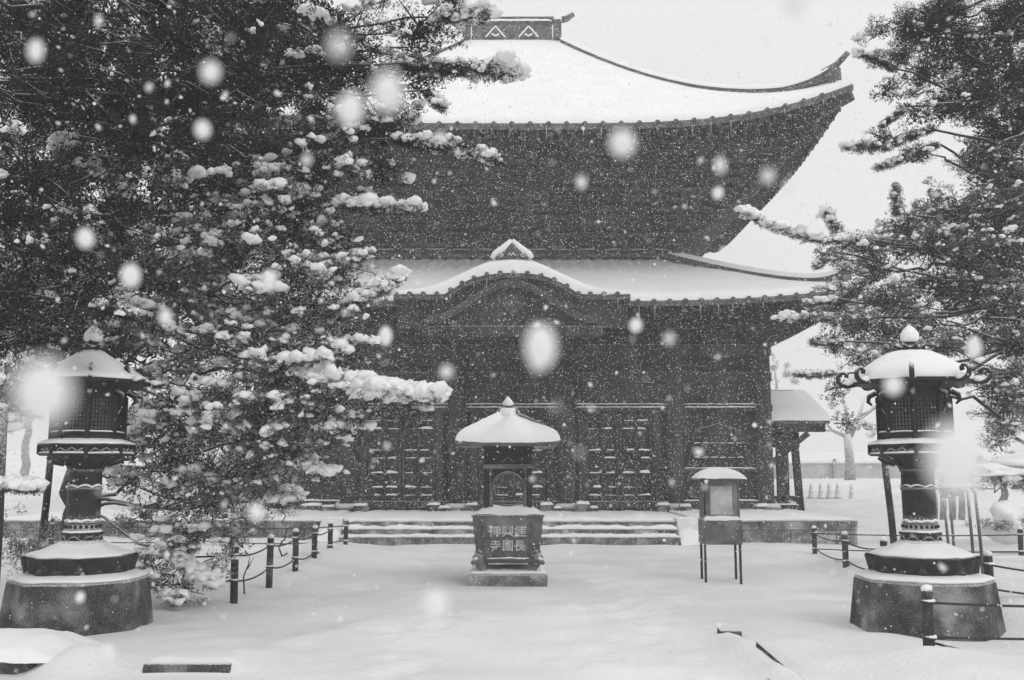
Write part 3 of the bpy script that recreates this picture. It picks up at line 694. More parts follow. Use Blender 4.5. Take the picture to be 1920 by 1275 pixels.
pr = [(-.36, 1.495), (-.26, 1.56), (-.12, 1.6), (0, 1.61), (.12, 1.6), (.26, 1.56), (.36, 1.495)]
cr = MB().plate([(cxs+a, b) for a, b in pr]+[(cxs+.34, 1.485), (cxs-.34, 1.485)], cys-.26, cys+.26).build('roof', IRON, cs)
MB().grid(lambda u, v: (cxs+.37*u, cys+.28*v, 1.50+.165*max(0, 1-u*u)**.62*max(0, 1-v**6)**.5+.012), [math.sin(pi/2*(-1+i/10)) for i in range(21)], [math.sin(pi/2*(-1+i/8)) for i in range(17)]).build('snow', SNOW, cr)

# ------------------------------------------------------------------ bronze lanterns
def lantern(lx, ly, label, curl, snow_h, seed):
    random.seed(seed)
    t = thing('bronze_lantern', (lx, ly, 0), label, 'lantern', 'tall bronze lanterns on stone bases')
    sb = MB().prism(lx, ly, [(-.2, .80), (.47, .715), (.515, .69)]).build('stone_base', STONED, t, .02)
    MB().lathe(lx, ly, [(.50, .705), (.518, .70), (.535, .66), (.55, .6), (.565, .54)], 48, 0, .8).build('snow', SNOW, sb)
    # lotus foot
    ft = MB().prism(lx, ly, [(.5, .55), (.58, .56), (.72, .535), (.745, .5), (.80, .34), (.9, .2)]).build('lotus_foot', BRONZE, t)
    pm = MB().grid(lambda u, v: ((u*2-1)*.125*math.sqrt(max(0, 1-(v)**2.6))*1.0, .075*(1-(u*2-1)**2)*(1-.5*v), -.15*v), [i/8 for i in range(9)], [i/6 for i in range(7)], flip=True).mesh('petal'); pm.materials.append(BRONZE)
    for k in range(16):
        a = (k+.5)*2*pi/16; r = .545*math.cos(pi/8)/math.cos(((a-pi/8) % (pi/4))-pi/8)+.008
        place('petal', pm, (lx+r*math.cos(a), ly+r*math.sin(a), .725), ft, (0, 0, a-pi/2))
    MB().lathe(lx, ly, [(.728, .54), (.74, .553), (.765, .51), (.80, .40), (.84, .3), (.885, .2), (.895, .17)], 48, 0, .8).build('snow', SNOW, ft)
    # column
    co = MB().lathe(lx, ly, [(.86, .2), (.98, .2), (.985, .175), (1.2, .172), (1.42, .175), (1.6, .17), (1.7, .172)], 28).build('column', BRONZE, t)
    MB().prism(lx, ly, [(.85, .205), (.945, .205), (.95, .222), (.975, .222)]).build('column_foot', BRONZE, co)
    for k in range(8):
        a = k*pi/4; c, s = math.cos(a), math.sin(a); pts = []
        for j in range(9):
            b = pi*j/8; w = -.065*math.cos(b); h = .87+.06*math.sin(b); pts.append((lx+c*.2-s*w, ly+s*.2+c*w, h))
        MB().tube(pts, .007, 5).build('arch_moulding', IRON, co)
    for z, r in ((1.0, .186), (1.075, .184), (1.44, .186), (1.64, .186)): MB().lathe(lx, ly, [(z-.014, r-.012), (z-.008, r), (z+.008, r), (z+.014, r-.012)], 28).build('band', IRON, co)
    n = 40
    MB().grid(lambda u, v: (lx+(.178+.016*(1-v))*math.cos(2*pi*u), ly+(.178+.016*(1-v))*math.sin(2*pi*u), 1.45+.02*v+.022*abs(math.sin(2*pi*u*4))), [i/n for i in range(n+1)], [0, 1]).build('snow', SNOW, co)
    MB().grid(lambda u, v: (lx+(.178+.03*(1-v))*math.cos(2*pi*u), ly+(.178+.03*(1-v))*math.sin(2*pi*u), .978+.03*v), [i/n for i in range(n+1)], [0, 1]).build('snow', SNOW, co)
    MB().grid(lambda u, v: (lx+(.178+.012*(1-v))*math.cos(2*pi*u), ly+(.178+.012*(1-v))*math.sin(2*pi*u), 1.085+.02*v+.012*abs(math.sin(2*pi*u*5))), [i/n for i in range(n+1)], [0, 1]).build('snow', SNOW, co)
    for k in range(20):
        a = 2*pi*k/20; MB().box(lx+.18*math.cos(a)-.012, lx+.18*math.cos(a)+.012, ly+.18*math.sin(a)-.012, ly+.18*math.sin(a)+.012, 1.02, 1.055).build('bead', BRONZE, co)
    # bowl and gallery
    MB().lathe(lx, ly, [(1.64, .18), (1.69, .205), (1.735, .28), (1.775, .36), (1.80, .40)], 32, 0, .3).build('bowl', BRONZE, t)
    for k in range(8):
        a = k*pi/4+pi/8; c, s = math.cos(a), math.sin(a)
        MB().tube([(lx+c*.22, ly+s*.22, 1.70), (lx+c*.31, ly+s*.31, 1.725), (lx+c*.39, ly+s*.39, 1.785)], [.022, .03, .025], 6).build('corbel', BRONZE, t)
    ga = MB().prism(lx, ly, [(1.795, .47), (1.815, .495), (1.82, .472), (1.895, .472), (1.90, .50), (1.92, .50)]).build('gallery', BRONZE, t)
    for k in range(8):
        a = k*pi/4; c, s = math.cos(a), math.sin(a); r = .472*math.cos(pi/8)+.004
        def Q(w, z, o=0): return (lx+c*(r+o)-s*w, ly+s*(r+o)+c*w, z)
        MB().tube([Q(-.15, 1.835), Q(-.09, 1.872), Q(-.03, 1.84), Q(.03, 1.878), Q(.09, 1.84), Q(.15, 1.87)], .010, 5).build('carving', IRON, ga)
        m = MB(); m.add([Q(-.17, 1.82, .0), Q(.17, 1.82, .0), Q(.17, 1.845, -.0), Q(-.17, 1.838, 0), Q(-.17, 1.82, .02), Q(.17, 1.82, .02)], [(4, 5, 2, 3), (0, 3, 4), (1, 5, 2)]); m.build('snow', SNOW, ga)
        b = a+pi/8; MB().bar((lx+.478*math.cos(b), ly+.478*math.sin(b), 1.815), (lx+.478*math.cos(b), ly+.478*math.sin(b), 1.90), .035, .035).build('gallery_post', BRONZE, ga)
    MB().lathe(lx, ly, [(1.92, .495), (1.94, .495), (1.965, .43), (1.985, .36)], 48, 0, 1).build('snow', SNOW, ga)
    # fire box
    fb = MB().prism(lx, ly, [(1.93, .37), (2.03, .37), (2.035, .385), (2.055, .385)]).build('fire_box', BRONZE, t)
    MB().lathe(lx, ly, [(2.055, .388), (2.07, .37), (2.08, .35)], 48, 0, 1).build('snow', SNOW, fb)
    MB().prism(lx, ly, [(2.05, .325), (2.45, .325)]).build('inner_core', PALECORE, fb)
    MB().prism(lx, ly, [(2.42, .375), (2.44, .38), (2.52, .38), (2.58, .44), (2.62, .5)]).build('eave_bracket', BRONZE, fb)
    for k in range(8):
        a = k*pi/4; c, s = math.cos(a), math.sin(a); r = .365*math.cos(pi/8); hw = .365*math.sin(pi/8)-.012
        def Q(w, z, o=0): return (lx+c*(r+o)-s*w, ly+s*(r+o)+c*w, z)
        m = MB()
        for i in range(7): w = -hw+.018+(2*hw-.036)*i/6; m.bar(Q(w, 2.06), Q(w, 2.43), .013, .013, (c, s, 0))
        for i in range(9): z = 2.075+.345*i/8; m.bar(Q(-hw, z), Q(hw, z), .013, .013, (c, s, 0))
        m.bar(Q(-.07, 2.25, .012), Q(0, 2.31, .012), .012, .012, (c, s, 0)); m.bar(Q(0, 2.31, .012), Q(.07, 2.25, .012), .012, .012, (c, s, 0))
        m.build('lattice_panel', BRONZE, fb)
        b = a+pi/8; p = (lx+.37*math.cos(b), ly+.37*math.sin(b))
        MB().bar((*p, 1.93), (*p, 2.45), .04, .04).build('corner_post', BRONZE, fb)
        MB().tube([(lx+.38*math.cos(b), ly+.38*math.sin(b), 2.5), (lx+.46*math.cos(b), ly+.46*math.sin(b), 2.46), (lx+.47*math.cos(b), ly+.47*math.sin(b), 2.40), (lx+.43*math.cos(b), ly+.43*math.sin(b), 2.36)], [.03, .03, .022, .01], 6).build('bracket_arm', BRONZE, fb)
    # roof
    rf_ = MB().lathe(lx, ly, [(2.59, .5), (2.585, .62), (2.62, .63), (2.70, .46), (2.82, .26), (2.93, .1), (2.97, .07)], 48, 0, .85, False).build('roof', BRONZE, t)
    if not curl: MB().lathe(lx, ly, [(2.622, .61), (2.645, .622), (2.68, .57), (2.76, .44), (2.85, .29), (2.93, .16), (2.98, .09)], 48, 0, .8).build('snow', SNOW, rf_)
    else: MB().lathe(lx, ly, [(2.622, .622), (2.65, .635), (2.66+.06*snow_h, .60), (2.70+.08*snow_h, .5), (2.77+.09*snow_h, .37), (2.84+.085*snow_h, .24), (2.89+.07*snow_h, .1), (2.9+.07*snow_h, .02)], 48, 0, .75).build('snow', SNOW, rf_)
    for k in range(8):
        a = k*pi/4+pi/8; c, s = math.cos(a), math.sin(a)
        R_ = [(.50, 2.615), (.60, 2.60), (.67, 2.59), (.735, 2.60)]+([(.775, 2.635), (.785, 2.685), (.76, 2.73), (.715, 2.74), (.685, 2.715), (.695, 2.685)] if curl else [(.76, 2.62)])
        pts = [(lx+c*r, ly+s*r, z) for r, z in R_]
        MB().tube(pts, [.02, .026, .03, .03]+([.028, .026, .026, .024, .024, .028] if curl else [.02]), 8).build('roof_scroll', BRONZE, rf_)
        if curl:
            MB().bar((lx+c*.57, ly+s*.57, 2.62), (lx+c*.57, ly+s*.57, 2.72), .03, .05, (c, s, 0)).build('ridge_end', BRONZE, rf_)
        else:
            MB().bar((lx+c*.55, ly+s*.55, 2.62), (lx+c*.5, ly+s*.5, 2.77), .03, .05, (c, s, 0)).build('ridge_end', BRONZE, rf_)
        MB().tube([(lx+c*.62, ly+s*.62, 2.625), (lx+c*.68, ly+s*.68, 2.622), (lx+c*.735, ly+s*.735, 2.628)], [.03, .04, .015], 8).build('snow', SNOW, rf_)
    # finial
    fn_ = MB().lathe(lx, ly, [(2.96, .1), (2.985, .13), (3.0, .12), (3.01, .06), (3.04, .06), (3.08, .085), (3.13, .085), (3.18, .05), (3.22, .008)], 18).build('finial', BRONZE, t)
    for k in range(8):
        a = k*pi/4; c, s = math.cos(a), math.sin(a)
        MB().tube([(lx+c*.09, ly+s*.09, 2.985), (lx+c*.15, ly+s*.15, 3.0), (lx+c*.165, ly+s*.165, 3.025)], [.03, .025, .01], 6).build('finial_petal', BRONZE, fn_)
    for k in range(4):
        a = k*pi/2+.8; c, s = math.cos(a), math.sin(a)
        MB().lathe(lx+c*.018, ly+s*.018, [(3.06, .06), (3.09, .083), (3.15, .082), (3.2, .05), (3.245, .008)], 12).build('snow', SNOW, fn_)
    return t
lantern(4.45, 10.72, 'bronze lantern with curling roof scrolls, behind the nearest fence post', True, 1.2, 3)
lantern(-4.68, 10.72, 'bronze lantern with plain roof corners standing in front of the big snowy juniper', False, 1.0, 4)

# ------------------------------------------------------------------ rope fences, props, stakes
def rope(a, b, sag, r=.012, n=12):
    a = Vector(a); b = Vector(b); return MB().tube([a.lerp(b, i/n)+Vector((0, 0, -sag*4*(i/n)*(1-i/n))) for i in range(n+1)], r, 5)
def fence(label, posts, links, r=.047):
    x0, y0 = posts[0][:2]; t = thing('rope_fence', (x0, y0, GZ(x0, y0)), label, 'fence', 'low rope fences round the trees')
    for (x, y, zt, *k) in posts:
        zb = min(GZ(x, y), zt-.3)-.25
        tx, ty = random.uniform(-.012, .012), random.uniform(-.012, .012)
        p = MB().tube([(x, y, zb), (x+tx*.6, y+ty*.6, zb+.55), (x+tx, y+ty, zt-.02), (x+tx, y+ty, zt)], [r*1.02, r, r, r*.9], 12).build('post', POSTM, t)
        MB().lathe(x+tx, y+ty, [(zt-.002, r*.98), (zt+.02, r*1.0), (zt+.04, r*.75), (zt+.05, r*.2)], 12).build('snow_cap', SNOW, p)
        for dz in (.11, .42):
            MB().lathe(x+tx, y+ty, [(zt-dz-.018, r*1.0), (zt-dz-.01, r*1.25), (zt-dz+.012, r*1.25), (zt-dz+.02, r*1.0)], 12).build('rope_ring', ROPE, p)
            MB().lathe(x+tx+random.uniform(-.01, .01), y+ty-.006, [(zt-dz+.010, r*1.18), (zt-dz+.022, r*1.16), (zt-dz+.03, r*.9)], 10).build('snow', SNOW, p)
    for (i, j, dz, sag) in links:
        a, b = posts[i], posts[j]; rope((a[0], a[1], a[2]-dz), (b[0], b[1], b[2]-dz), sag).build('rope', ROPE, t)
Lp = [(-4.9, 8.4, .62), (-5.6, 11.8, .74), (-3.47, 12.4, .69), (-3.47, 14.15, .68), (-3.47, 15.85, .66), (-3.45, 17.2, .64), (-3.43, 18.6, .64)]
fence('rope fence with dark posts running from the big juniper to the steps', Lp[1:],
      [(i, i+1, d, s) for i in range(1, 5) for d, s in ((.11, .05), (.42, .06))]+[(0, 1, .11, .03), (0, 1, .42, .05)])
back = [(-3.43, 20.3, .6), (-6.5, 20.3, .62), (-9.5, 20.3, .64)]
fence('rope fence behind the big juniper, parallel to the stone terrace', back, [(0, 1, .11, .06), (0, 1, .42, .06), (1, 2, .11, .06), (1, 2, .42, .06)])
fence('nearest rope fence post with ropes leading out of the picture', [(3.72, 8.92, .575), (6.6, 8.75, .60)], [(0, 1, .11, .04), (0, 1, .41, .02), (0, 1, .45, .2)], .05)
fence('rope fence with snow-topped post close behind the curled lantern', [(5.5, 11.4, .67), (7.6, 10.9, .66)], [(0, 1, .11, .10), (0, 1, .38, .08)], .05)
fence('rope fence corner beside the end of the stone terrace', [(6.14, 20, .47), (5.27, 15.6, .63), (5.02, 13.3, .70), (9.54, 18.5, .54)],
      [(0, 1, .11, .05), (0, 1, .4, .06), (1, 2, .11, .05), (1, 2, .4, .06), (0, 3, .11, .03), (0, 3, .42, .03)])
def pole(label, a, b, r, name='prop_pole', cat='pole', group=None, m=None):
    a = Vector(a); b = Vector(b); t = thing(name, a, label, cat, group)
    MB().tube([a, a.lerp(b, .5)+Vector((.012, 0, 0)), b], [r*1.05, r, r*.93], 9).build('shaft', m or POSTM, t)
    MB().lathe(b.x, b.y, [(b.z-.01, r*.95), (b.z+.02, r*.95), (b.z+.035, r*.3)], 9).build('snow_cap', SNOW, t)
pole('dark leaning prop pole behind the column of the curled lantern', (4.76, 12.2, .1), (4.64, 12.2, 2.05), .042)
pole('leaning prop pole behind the lantern by the big juniper', (-6.0, 12.5, .1), (-5.9, 12.5, 2.3), .045)
pole('thick dark upright post at the picture edge beside the juniper lantern', (-5.28, 10.1, -.2), (-5.32, 10.1, 2.3), .06)
for lab, a, b in (('thin bamboo stake behind the curled lantern, farthest of four', (6.42, 14.5, .0), (6.39, 14.5, 1.2)), ('thin bamboo stake behind the curled lantern, second of four from the column', (6.63, 14.8, .0), (6.61, 14.8, 1.24)),
                  ('thin bamboo stake behind the curled lantern, third of four from the column', (6.07, 13, .0), (6.05, 13, 1.38)), ('thin bamboo stake next to the snow-topped fence post', (6.0, 12.6, .0), (5.96, 12.6, 1.38))):
    pole(lab, a, b, .02, 'bamboo_stake', 'stake', 'bamboo stakes behind the lantern', STAKE)

# foreground stones
st = thing('stone_block', (-4.6, 8.55, 0), 'dark stone block with thick snow on top in the near corner', 'stone')
frust(-6.2, -4.0, 8.40, 9.25, -.3, -6.2, -4.06, 8.44, 9.2, .07).build('block', STONED, st, .04)
MB().grid(lambda u, v: (-6.25+2.44*u, 8.36+.05*float(vnoise(u*5, 0, .4, 13))+1.0*v, .03+.19*math.sqrt(max(0, 1-abs(2*v-1)**2.2))*min(1, (1-u)*9)**.5+.06*float(vnoise(u*5, v*2, .45, 11))), [i/50 for i in range(51)], [i/20 for i in range(21)]).build('snow', SNOW, st)
sl = thing('stone_slab', (-2.68, 8.4, 0), 'long dark edge of a buried slab showing through the near snow', 'slab')
frust(-3.06, -2.30, 8.24, 8.6, -.1, -3.04, -2.33, 8.26, 8.6, .062).build('edge', STONED, sl, .01)
kb = thing('stone_kerb', (2.22, 8.9, 0), 'narrow stone kerb half buried in the near snow beside the curled lantern', 'kerb')
frust(2.06, 2.24, 7.2, 9.95, -.2, 2.08, 2.22, 7.2, 9.92, .0).build('kerb_stone', STONED, kb, .01); kb.rotation_euler.z = -.045
frust(2.02, 2.26, 9.96, 10.2, -.2, 2.04, 2.25, 9.98, 10.18, .05).build('hole_shade', STONED, kb, .01)  # dark stone piece added so the hole at the far end reads dark
frust(2.30, 2.36, 7.2, 9.6, -.2, 2.31, 2.35, 7.2, 9.58, .012).build('shaded_edge', STONED, kb)  # dark stone strip standing for the ridge's bare, shaded side

# ------------------------------------------------------------------ trees
def rot_to(D):
    D = D/np.linalg.norm(D, axis=1, keepdims=True); n = len(D)
    r = RNG.normal(size=(n, 3)); x = np.cross(r, D); x /= np.linalg.norm(x, axis=1, keepdims=True); y = np.cross(D, x)
    return np.stack([x, y, D], -1)
def clump_template(rng, n=64, w=.11, l0=.2, l1=.34):      # a rounded tuft of short creased blades, two faces each
    V = []; T = []
    ax = rng.uniform(.75, 1.25, 3); lob = rng.normal(size=(4, 3)); lob /= np.linalg.norm(lob, axis=1, keepdims=True)
    for i in range(n):
        r = rng.normal(size=3); r /= np.linalg.norm(r)
        R0 = .42+.34*max(0, (lob@r).max())**3*rng.uniform(.8, 1.1)+rng.normal()*.05
        t = np.cross(r, rng.normal(size=3)); t /= np.linalg.norm(t); d = r*rng.uniform(.35, .95)+t*.6; d[2] += .15; d /= np.linalg.norm(d)
        x = np.cross(d, r); x /= np.linalg.norm(x)+1e-6; b = r*R0*ax; l = rng.uniform(l0, l1); ww = w*rng.uniform(.7, 1.2); o = len(V)
        V += [b-x*ww, b+r*ww*.6+d*l*.3, b+x*ww, b+d*l]; T += [(o, o+1, o+3), (o+1, o+2, o+3)]
    return np.array(V), np.array(T)
def ico(sub):
    import bmesh
    bm = bmesh.new(); bmesh.ops.create_icosphere(bm, subdivisions=sub, radius=1)
    V = np.array([v.co[:] for v in bm.verts]); T = np.array([[v.index for v in f.verts] for f in bm.faces]); bm.free(); return V, T
def snow_template(rng, sub):
    V, T = ico(sub); V = V.copy()
    k = [(rng.normal(size=3)*2.6, rng.uniform(0, 6), rng.uniform(.06, .2)) for _ in range(9)]
    f = 1+sum(a*np.sin(V@d+p) for d, p, a in k); V = V*f[:, None]
    V[:, 2] = np.where(V[:, 2] < 0, V[:, 2]*.5, V[:, 2]*.78); V[:, 0] *= rng.uniform(.9, 1.3); return V, T
_r = np.random.default_rng(3)
CL = [clump_template(_r, 48, .12) for _ in range(10)]
CLS = [clump_template(_r, 42, .13) for _ in range(6)]
SN1 = [snow_template(_r, 2) for _ in range(6)]; SN2 = [snow_template(_r, 3) for _ in range(4)]
def merge(temps, pos, R, sc):
    n = len(pos)
    if n == 0: return np.zeros((0, 3)), np.zeros((0, 3), int)
    which = RNG.integers(0, len(temps), n); Vs = []; Ts = []; o = 0
    for k, (V, T) in enumerate(temps):
        m = np.where(which == k)[0]
        if not len(m): continue
        W_ = np.einsum('nij,vj->nvi', R[m], V)*(sc[m][:, None, None] if sc.ndim == 1 else 1)+pos[m][:, None, :]
        Ts.append((T[None]+(np.arange(len(m))*len(V))[:, None, None]+o).reshape(-1, 3)); Vs.append(W_.reshape(-1, 3)); o += len(m)*len(V)
    return np.concatenate(Vs), np.concatenate(Ts)
def zrot(n):
    a = RNG.uniform(0, 2*pi, n); c, s = np.cos(a), np.sin(a); R = np.zeros((n, 3, 3)); R[:, 0, 0] = c; R[:, 0, 1] = -s; R[:, 1, 0] = s; R[:, 1, 1] = c; R[:, 2, 2] = 1; return R
def limb(pts, r0, r1, wob=.04, n=8):
    pts = [Vector(p) for p in pts]; out = []
    for i in range(len(pts)-1):
        for k in range(n): out.append(pts[i].lerp(pts[i+1], k/n))
    out.append(pts[-1]); m = len(out)
    for i in range(1, m-1): out[i] = out[i]+Vector(RNG.normal(size=3))*wob*(1-.4*i/m)
    return out, [r0+(r1-r0)*i/(m-1) for i in range(m)]
def tree(label, base, trunk, r, pads, tips, fol, clump, dens, snow_p, snow_s, group=None, temps=None, cat='tree', name='juniper_tree', bark=None, twigs=True, snow_hi=.03, shelter=99.):
    temps = temps or CL; bark = bark or BARK
    t = thing(name, base, label, cat, group)
    tp, tr = limb([base]+trunk, r, r*.3, .05); MB().tube(tp, tr, 12).build('trunk', bark, t)
    P_, D_, S_, TW, snowy = [], [], [], [], []
    for (c, (rx, ry, rz), *k) in pads:
        c = Vector(c); kd = k[0] if k else 1.; km = k[1] if len(k) > 1 else 1.
        up_ = RNG.uniform(-.35, .55)
        tb = min(tp, key=lambda p: (p-Vector((c.x, c.y, c.z-up_*(Vector((c.x, c.y))-Vector((p.x, p.y))).length))).length)
        lp, lr = limb([tb, tb.lerp(c, .5)+Vector((RNG.normal()*.15, RNG.normal()*.15, RNG.uniform(-.1, .25))), tb.lerp(c, .8)+Vector((0, 0, RNG.normal()*.1)), c], max(.02, r*.12), .006, .05, 5)
        if km < 1.2 and (rx > .45 or RNG.uniform() < .35): MB().tube(lp, lr, 6).build('limb', bark, t)
        # the pad is a bunch of smaller sprays, so gaps and tufts appear
        area = 4*pi*(((rx*ry)**1.6+(ry*rz)**1.6+(rx*rz)**1.6)/3)**(1/1.6); ncl = .55*area/(1.5*clump*km)**2*dens*kd; ns = max(3, int(ncl/8))
        for _ in range(int(ncl*.2)):          # inner shoots that close the crown
            d = RNG.normal(size=3); d /= np.linalg.norm(d); P_.append(np.array(c)+d*RNG.uniform(.1, .7)*np.array([rx, ry, rz])); D_.append(d+np.array([0, 0, .3])); S_.append(clump*km*RNG.uniform(1.6, 2.5)); snowy.append(-1)
        for _ in range(ns):
            d = RNG.normal(size=3); d /= np.linalg.norm(d); rad = RNG.uniform(.35, 1.0)**.6
            sc = np.array(c)+d*rad*np.array([rx, ry, rz])
            ax = d*np.array([rx, ry, rz*.5]); ax[2] += RNG.uniform(-.55, .6)*np.linalg.norm(ax); ax /= np.linalg.norm(ax)+1e-6
            Ls = RNG.uniform(.25, .5)*min(1, .6+rx*.5); nc = int(RNG.uniform(6, 11)*Ls/.35)
            lat = np.cross(ax, [0, 0, 1.]); lat /= np.linalg.norm(lat)+1e-6
            for j in range(nc):
                u = RNG.uniform(-.5, .5); w = RNG.normal()*.13*(.6-u); h = RNG.normal()*.045
                P_.append(sc+ax*u*Ls*1.3+lat*w+np.array([0, 0, h])); D_.append(ax+RNG.normal(size=3)*.35+lat*w*3+np.array([0, 0, .35])); S_.append(clump*km*RNG.uniform(.6, 1.15)); snowy.append(0 if km < 1.5 else -.8)
            if twigs: TW.append(([Vector(sc-ax*Ls*1.1)*.8+c*.2, Vector(sc-ax*Ls*.4), Vector(sc+ax*Ls*.5)], [.012, .009, .004]))
    for (pts, w, kk) in tips:      # long boughs reaching out of the crown, loaded with snow
        pts = [Vector(p) for p in pts]; tb = min(tp, key=lambda p: (p-pts[0]).length)
        mid = tb.lerp(pts[0], .5)+Vector((RNG.normal()*.12, RNG.normal()*.12, -.28+RNG.normal()*.1)); lp, lr = limb([tb, mid, pts[0]]+pts[1:], max(.02, r*.1), .006, .02, 5); MB().tube(lp, lr, 6).build('bough', bark, t)
        tot = sum((b-a).length for a, b in zip(pts, pts[1:])); n = int(tot*120*max(1.15, kk)*(.105/clump))
        for i in range(n):
            s = (i+RNG.uniform())/n*tot; acc = 0
            for a, b in zip(pts, pts[1:]):
                l = (b-a).length
                if s <= acc+l: break
                acc += l
            p = a.lerp(b, min(1, (s-acc)/l)); taper = .25+.75*math.sin(pi*min(1, .12+.88*(1-s/tot)))
            d = (b-a).normalized(); lat = np.cross(np.array(d), [0, 0, 1.]); lat /= np.linalg.norm(lat)+1e-6
            ww = RNG.normal()*w*.55*taper
            P_.append(np.array(p)+lat*ww+np.array([0, 0, RNG.uniform(-.8, .15)*w*taper*.7])); D_.append(np.array(d)*.9+lat*ww*2+RNG.normal(size=3)*.35+np.array([0, 0, -.1])); S_.append(clump*RNG.uniform(.6, 1.0)); snowy.append(1)
    P_ = np.array(P_); D_ = np.array(D_); S_ = np.array(S_); snowy = np.array(snowy)
    ok = P_[:, 2] > gh(P_[:, 0], P_[:, 1])+.03; P_, D_, S_, snowy = P_[ok], D_[ok], S_[ok], snowy[ok]
    hi_ = P_[:, 2] > (shelter+RNG.normal(size=len(P_))*.5)
    for q_, m_ in ((~hi_, fol), (hi_, FOLN)):
        if q_.sum() == 0: continue
        V, T = merge(temps, P_[q_], rot_to(D_[q_]), S_[q_]); cr_ = np_mesh('crown', V, T, m_, t); tag(cr_, kind='stuff')
    if TW:
        m = MB()
        for p, rr_ in TW: m.tube(p, rr_, 4)
        tag(m.build('twigs', bark, t), kind='stuff')
    # snow lies on clumps that nothing shelters
    cell = {}
    for i, p in enumerate(P_): cell.setdefault((int(p[0]//.2), int(p[1]//.2)), []).append(i)
    top = np.zeros(len(P_))
    for i, p in enumerate(P_):
        c = (int(p[0]//.2), int(p[1]//.2)); k = 0
        for j in cell[c]:
            if P_[j][2] > p[2]+.06 and P_[j][2] < p[2]+1.2: k += 1
        top[i] = math.exp(-k*.3)
    hf = 1-.75*np.clip((P_[:, 2]-4.2)/2.2, 0, 1)      # the crown above shelters the higher boughs
    pr_ = np.clip(snow_p*hf*(.38+.62*top)*(1+.9*snowy), 0, .95); sel = (RNG.uniform(size=len(P_)) < pr_) & (P_[:, 2] < 8.2)
    sel = np.concatenate([np.where(sel)[0], np.where(sel & (RNG.uniform(size=len(P_)) < .9))[0], np.where(sel & (RNG.uniform(size=len(P_)) < .3))[0]]); n = len(sel)
    sp = P_[sel]+np.stack([RNG.normal(size=n)*S_[sel]*.5, RNG.normal(size=n)*S_[sel]*.5, S_[sel]*RNG.uniform(.12, .5, n)], -1)
    ss = snow_s*RNG.uniform(.45, 1.0, n)**1.3*(.75+.5*top[sel])*(1+.25*snowy[sel])
    D2 = np.stack([RNG.normal(size=n)*.28, RNG.normal(size=n)*.28, np.ones(n)], -1)
    big = RNG.uniform(size=n) < snow_hi
    Va, Ta = merge(SN1, sp[~big], rot_to(D2[~big]), ss[~big]); Vb, Tb = merge(SN2, sp[big], rot_to(D2[big]), ss[big]*1.3)
    s_ = np_mesh('snow', np.concatenate([Va, Vb]), np.concatenate([Ta, Tb+len(Va)]), SNOW, t, True); tag(s_, kind='stuff')
    return t
def pd(px, py, Y, rx, ry, rz, k=1., m=1.): return (P(px, py, Y), (rx, ry, rz), k, m)
# the big juniper
LB = Vector((-6.2, 14.0, 0))
pads = [pd(640, 120, 11.6, 1.2, .9, .8), pd(790, 60, 11.2, .55, .5, .4), pd(850, 10, 11, .32, .3, .22), pd(520, 20, 11.8, 1.1, .9, .7), pd(690, 240, 11.5, .75, .6, .4), pd(770, 150, 11.2, .4, .4, .3),
        pd(600, 330, 11.6, .85, .7, .45), pd(700, 320, 11.3, .4, .4, .2), pd(540, 430, 11.9, .95, .8, .55), pd(640, 440, 11.5, .3, .4, .2), pd(630, 510, 11.5, .4, .4, .28), pd(540, 560, 11.7, .85, .7, .45),
        pd(650, 590, 11.3, .22, .3, .2), pd(560, 680, 11.4, .8, .6, .4), pd(650, 660, 11.2, .24, .3, .2), pd(480, 770, 11.6, .85, .7, .42), pd(590, 790, 11.3, .3, .4, .22), pd(450, 870, 11.9, .7, .6, .38), pd(540, 880, 11.6, .28, .3, .2),
        pd(420, 950, 12.4, .5, .5, .3), pd(530, 940, 12.0, .2, .25, .2), pd(330, 1020, 12.3, .38, .35, .3), pd(310, 1090, 12.0, .3, .3, .22), pd(400, 1060, 12.2, .28, .3, .18, .7),
        pd(300, 520, 12.6, 1.1, .9, .8), pd(400, 650, 12.3, .9, .8, .55), pd(330, 760, 12.6, .8, .7, .5), pd(250, 900, 13, .35, .4, .35, .7), pd(320, 880, 12.8, .4, .5, .35), pd(270, 970, 12.8, .22, .3, .22), pd(400, 330, 12.2, 1.1, .9, .7), pd(400, 180, 12, 1.0, .9, .7),
        pd(150, 650, 13.2, .9, .8, .6), pd(60, 500, 13, .9, .8, .7), pd(200, 780, 13.2, .5, .5, .3, .8)]
pads += [pd(560, 760, 11.3, .45, .4, .32), pd(610, 730, 11.2, .3, .3, .2), pd(610, 820, 11.4, .25, .3, .22), pd(520, 840, 11.6, .4, .4, .3), pd(690, 772, 11.0, .35, .25, .16), pd(765, 770, 10.8, .2, .2, .12), pd(600, 560, 11.3, .35, .35, .3), pd(650, 620, 11.2, .25, .3, .25), pd(520, 700, 11.4, .45, .4, .35), pd(460, 830, 11.8, .4, .4, .32), pd(30, 660, 13, .5, .4, .4), pd(30, 740, 13, .5, .4, .3), pd(610, 470, 11.4, .35, .35, .25), pd(430, 760, 11.8, .4, .4, .3)]
pads += [pd(440, 470, 11.9, .6, .5, .35), pd(520, 490, 11.6, .45, .4, .25), pd(380, 430, 12, .5, .5, .3), pd(480, 630, 11.5, .4, .4, .25), pd(300, 600, 12, .5, .5, .35), pd(200, 450, 12.4, .6, .5, .4)]
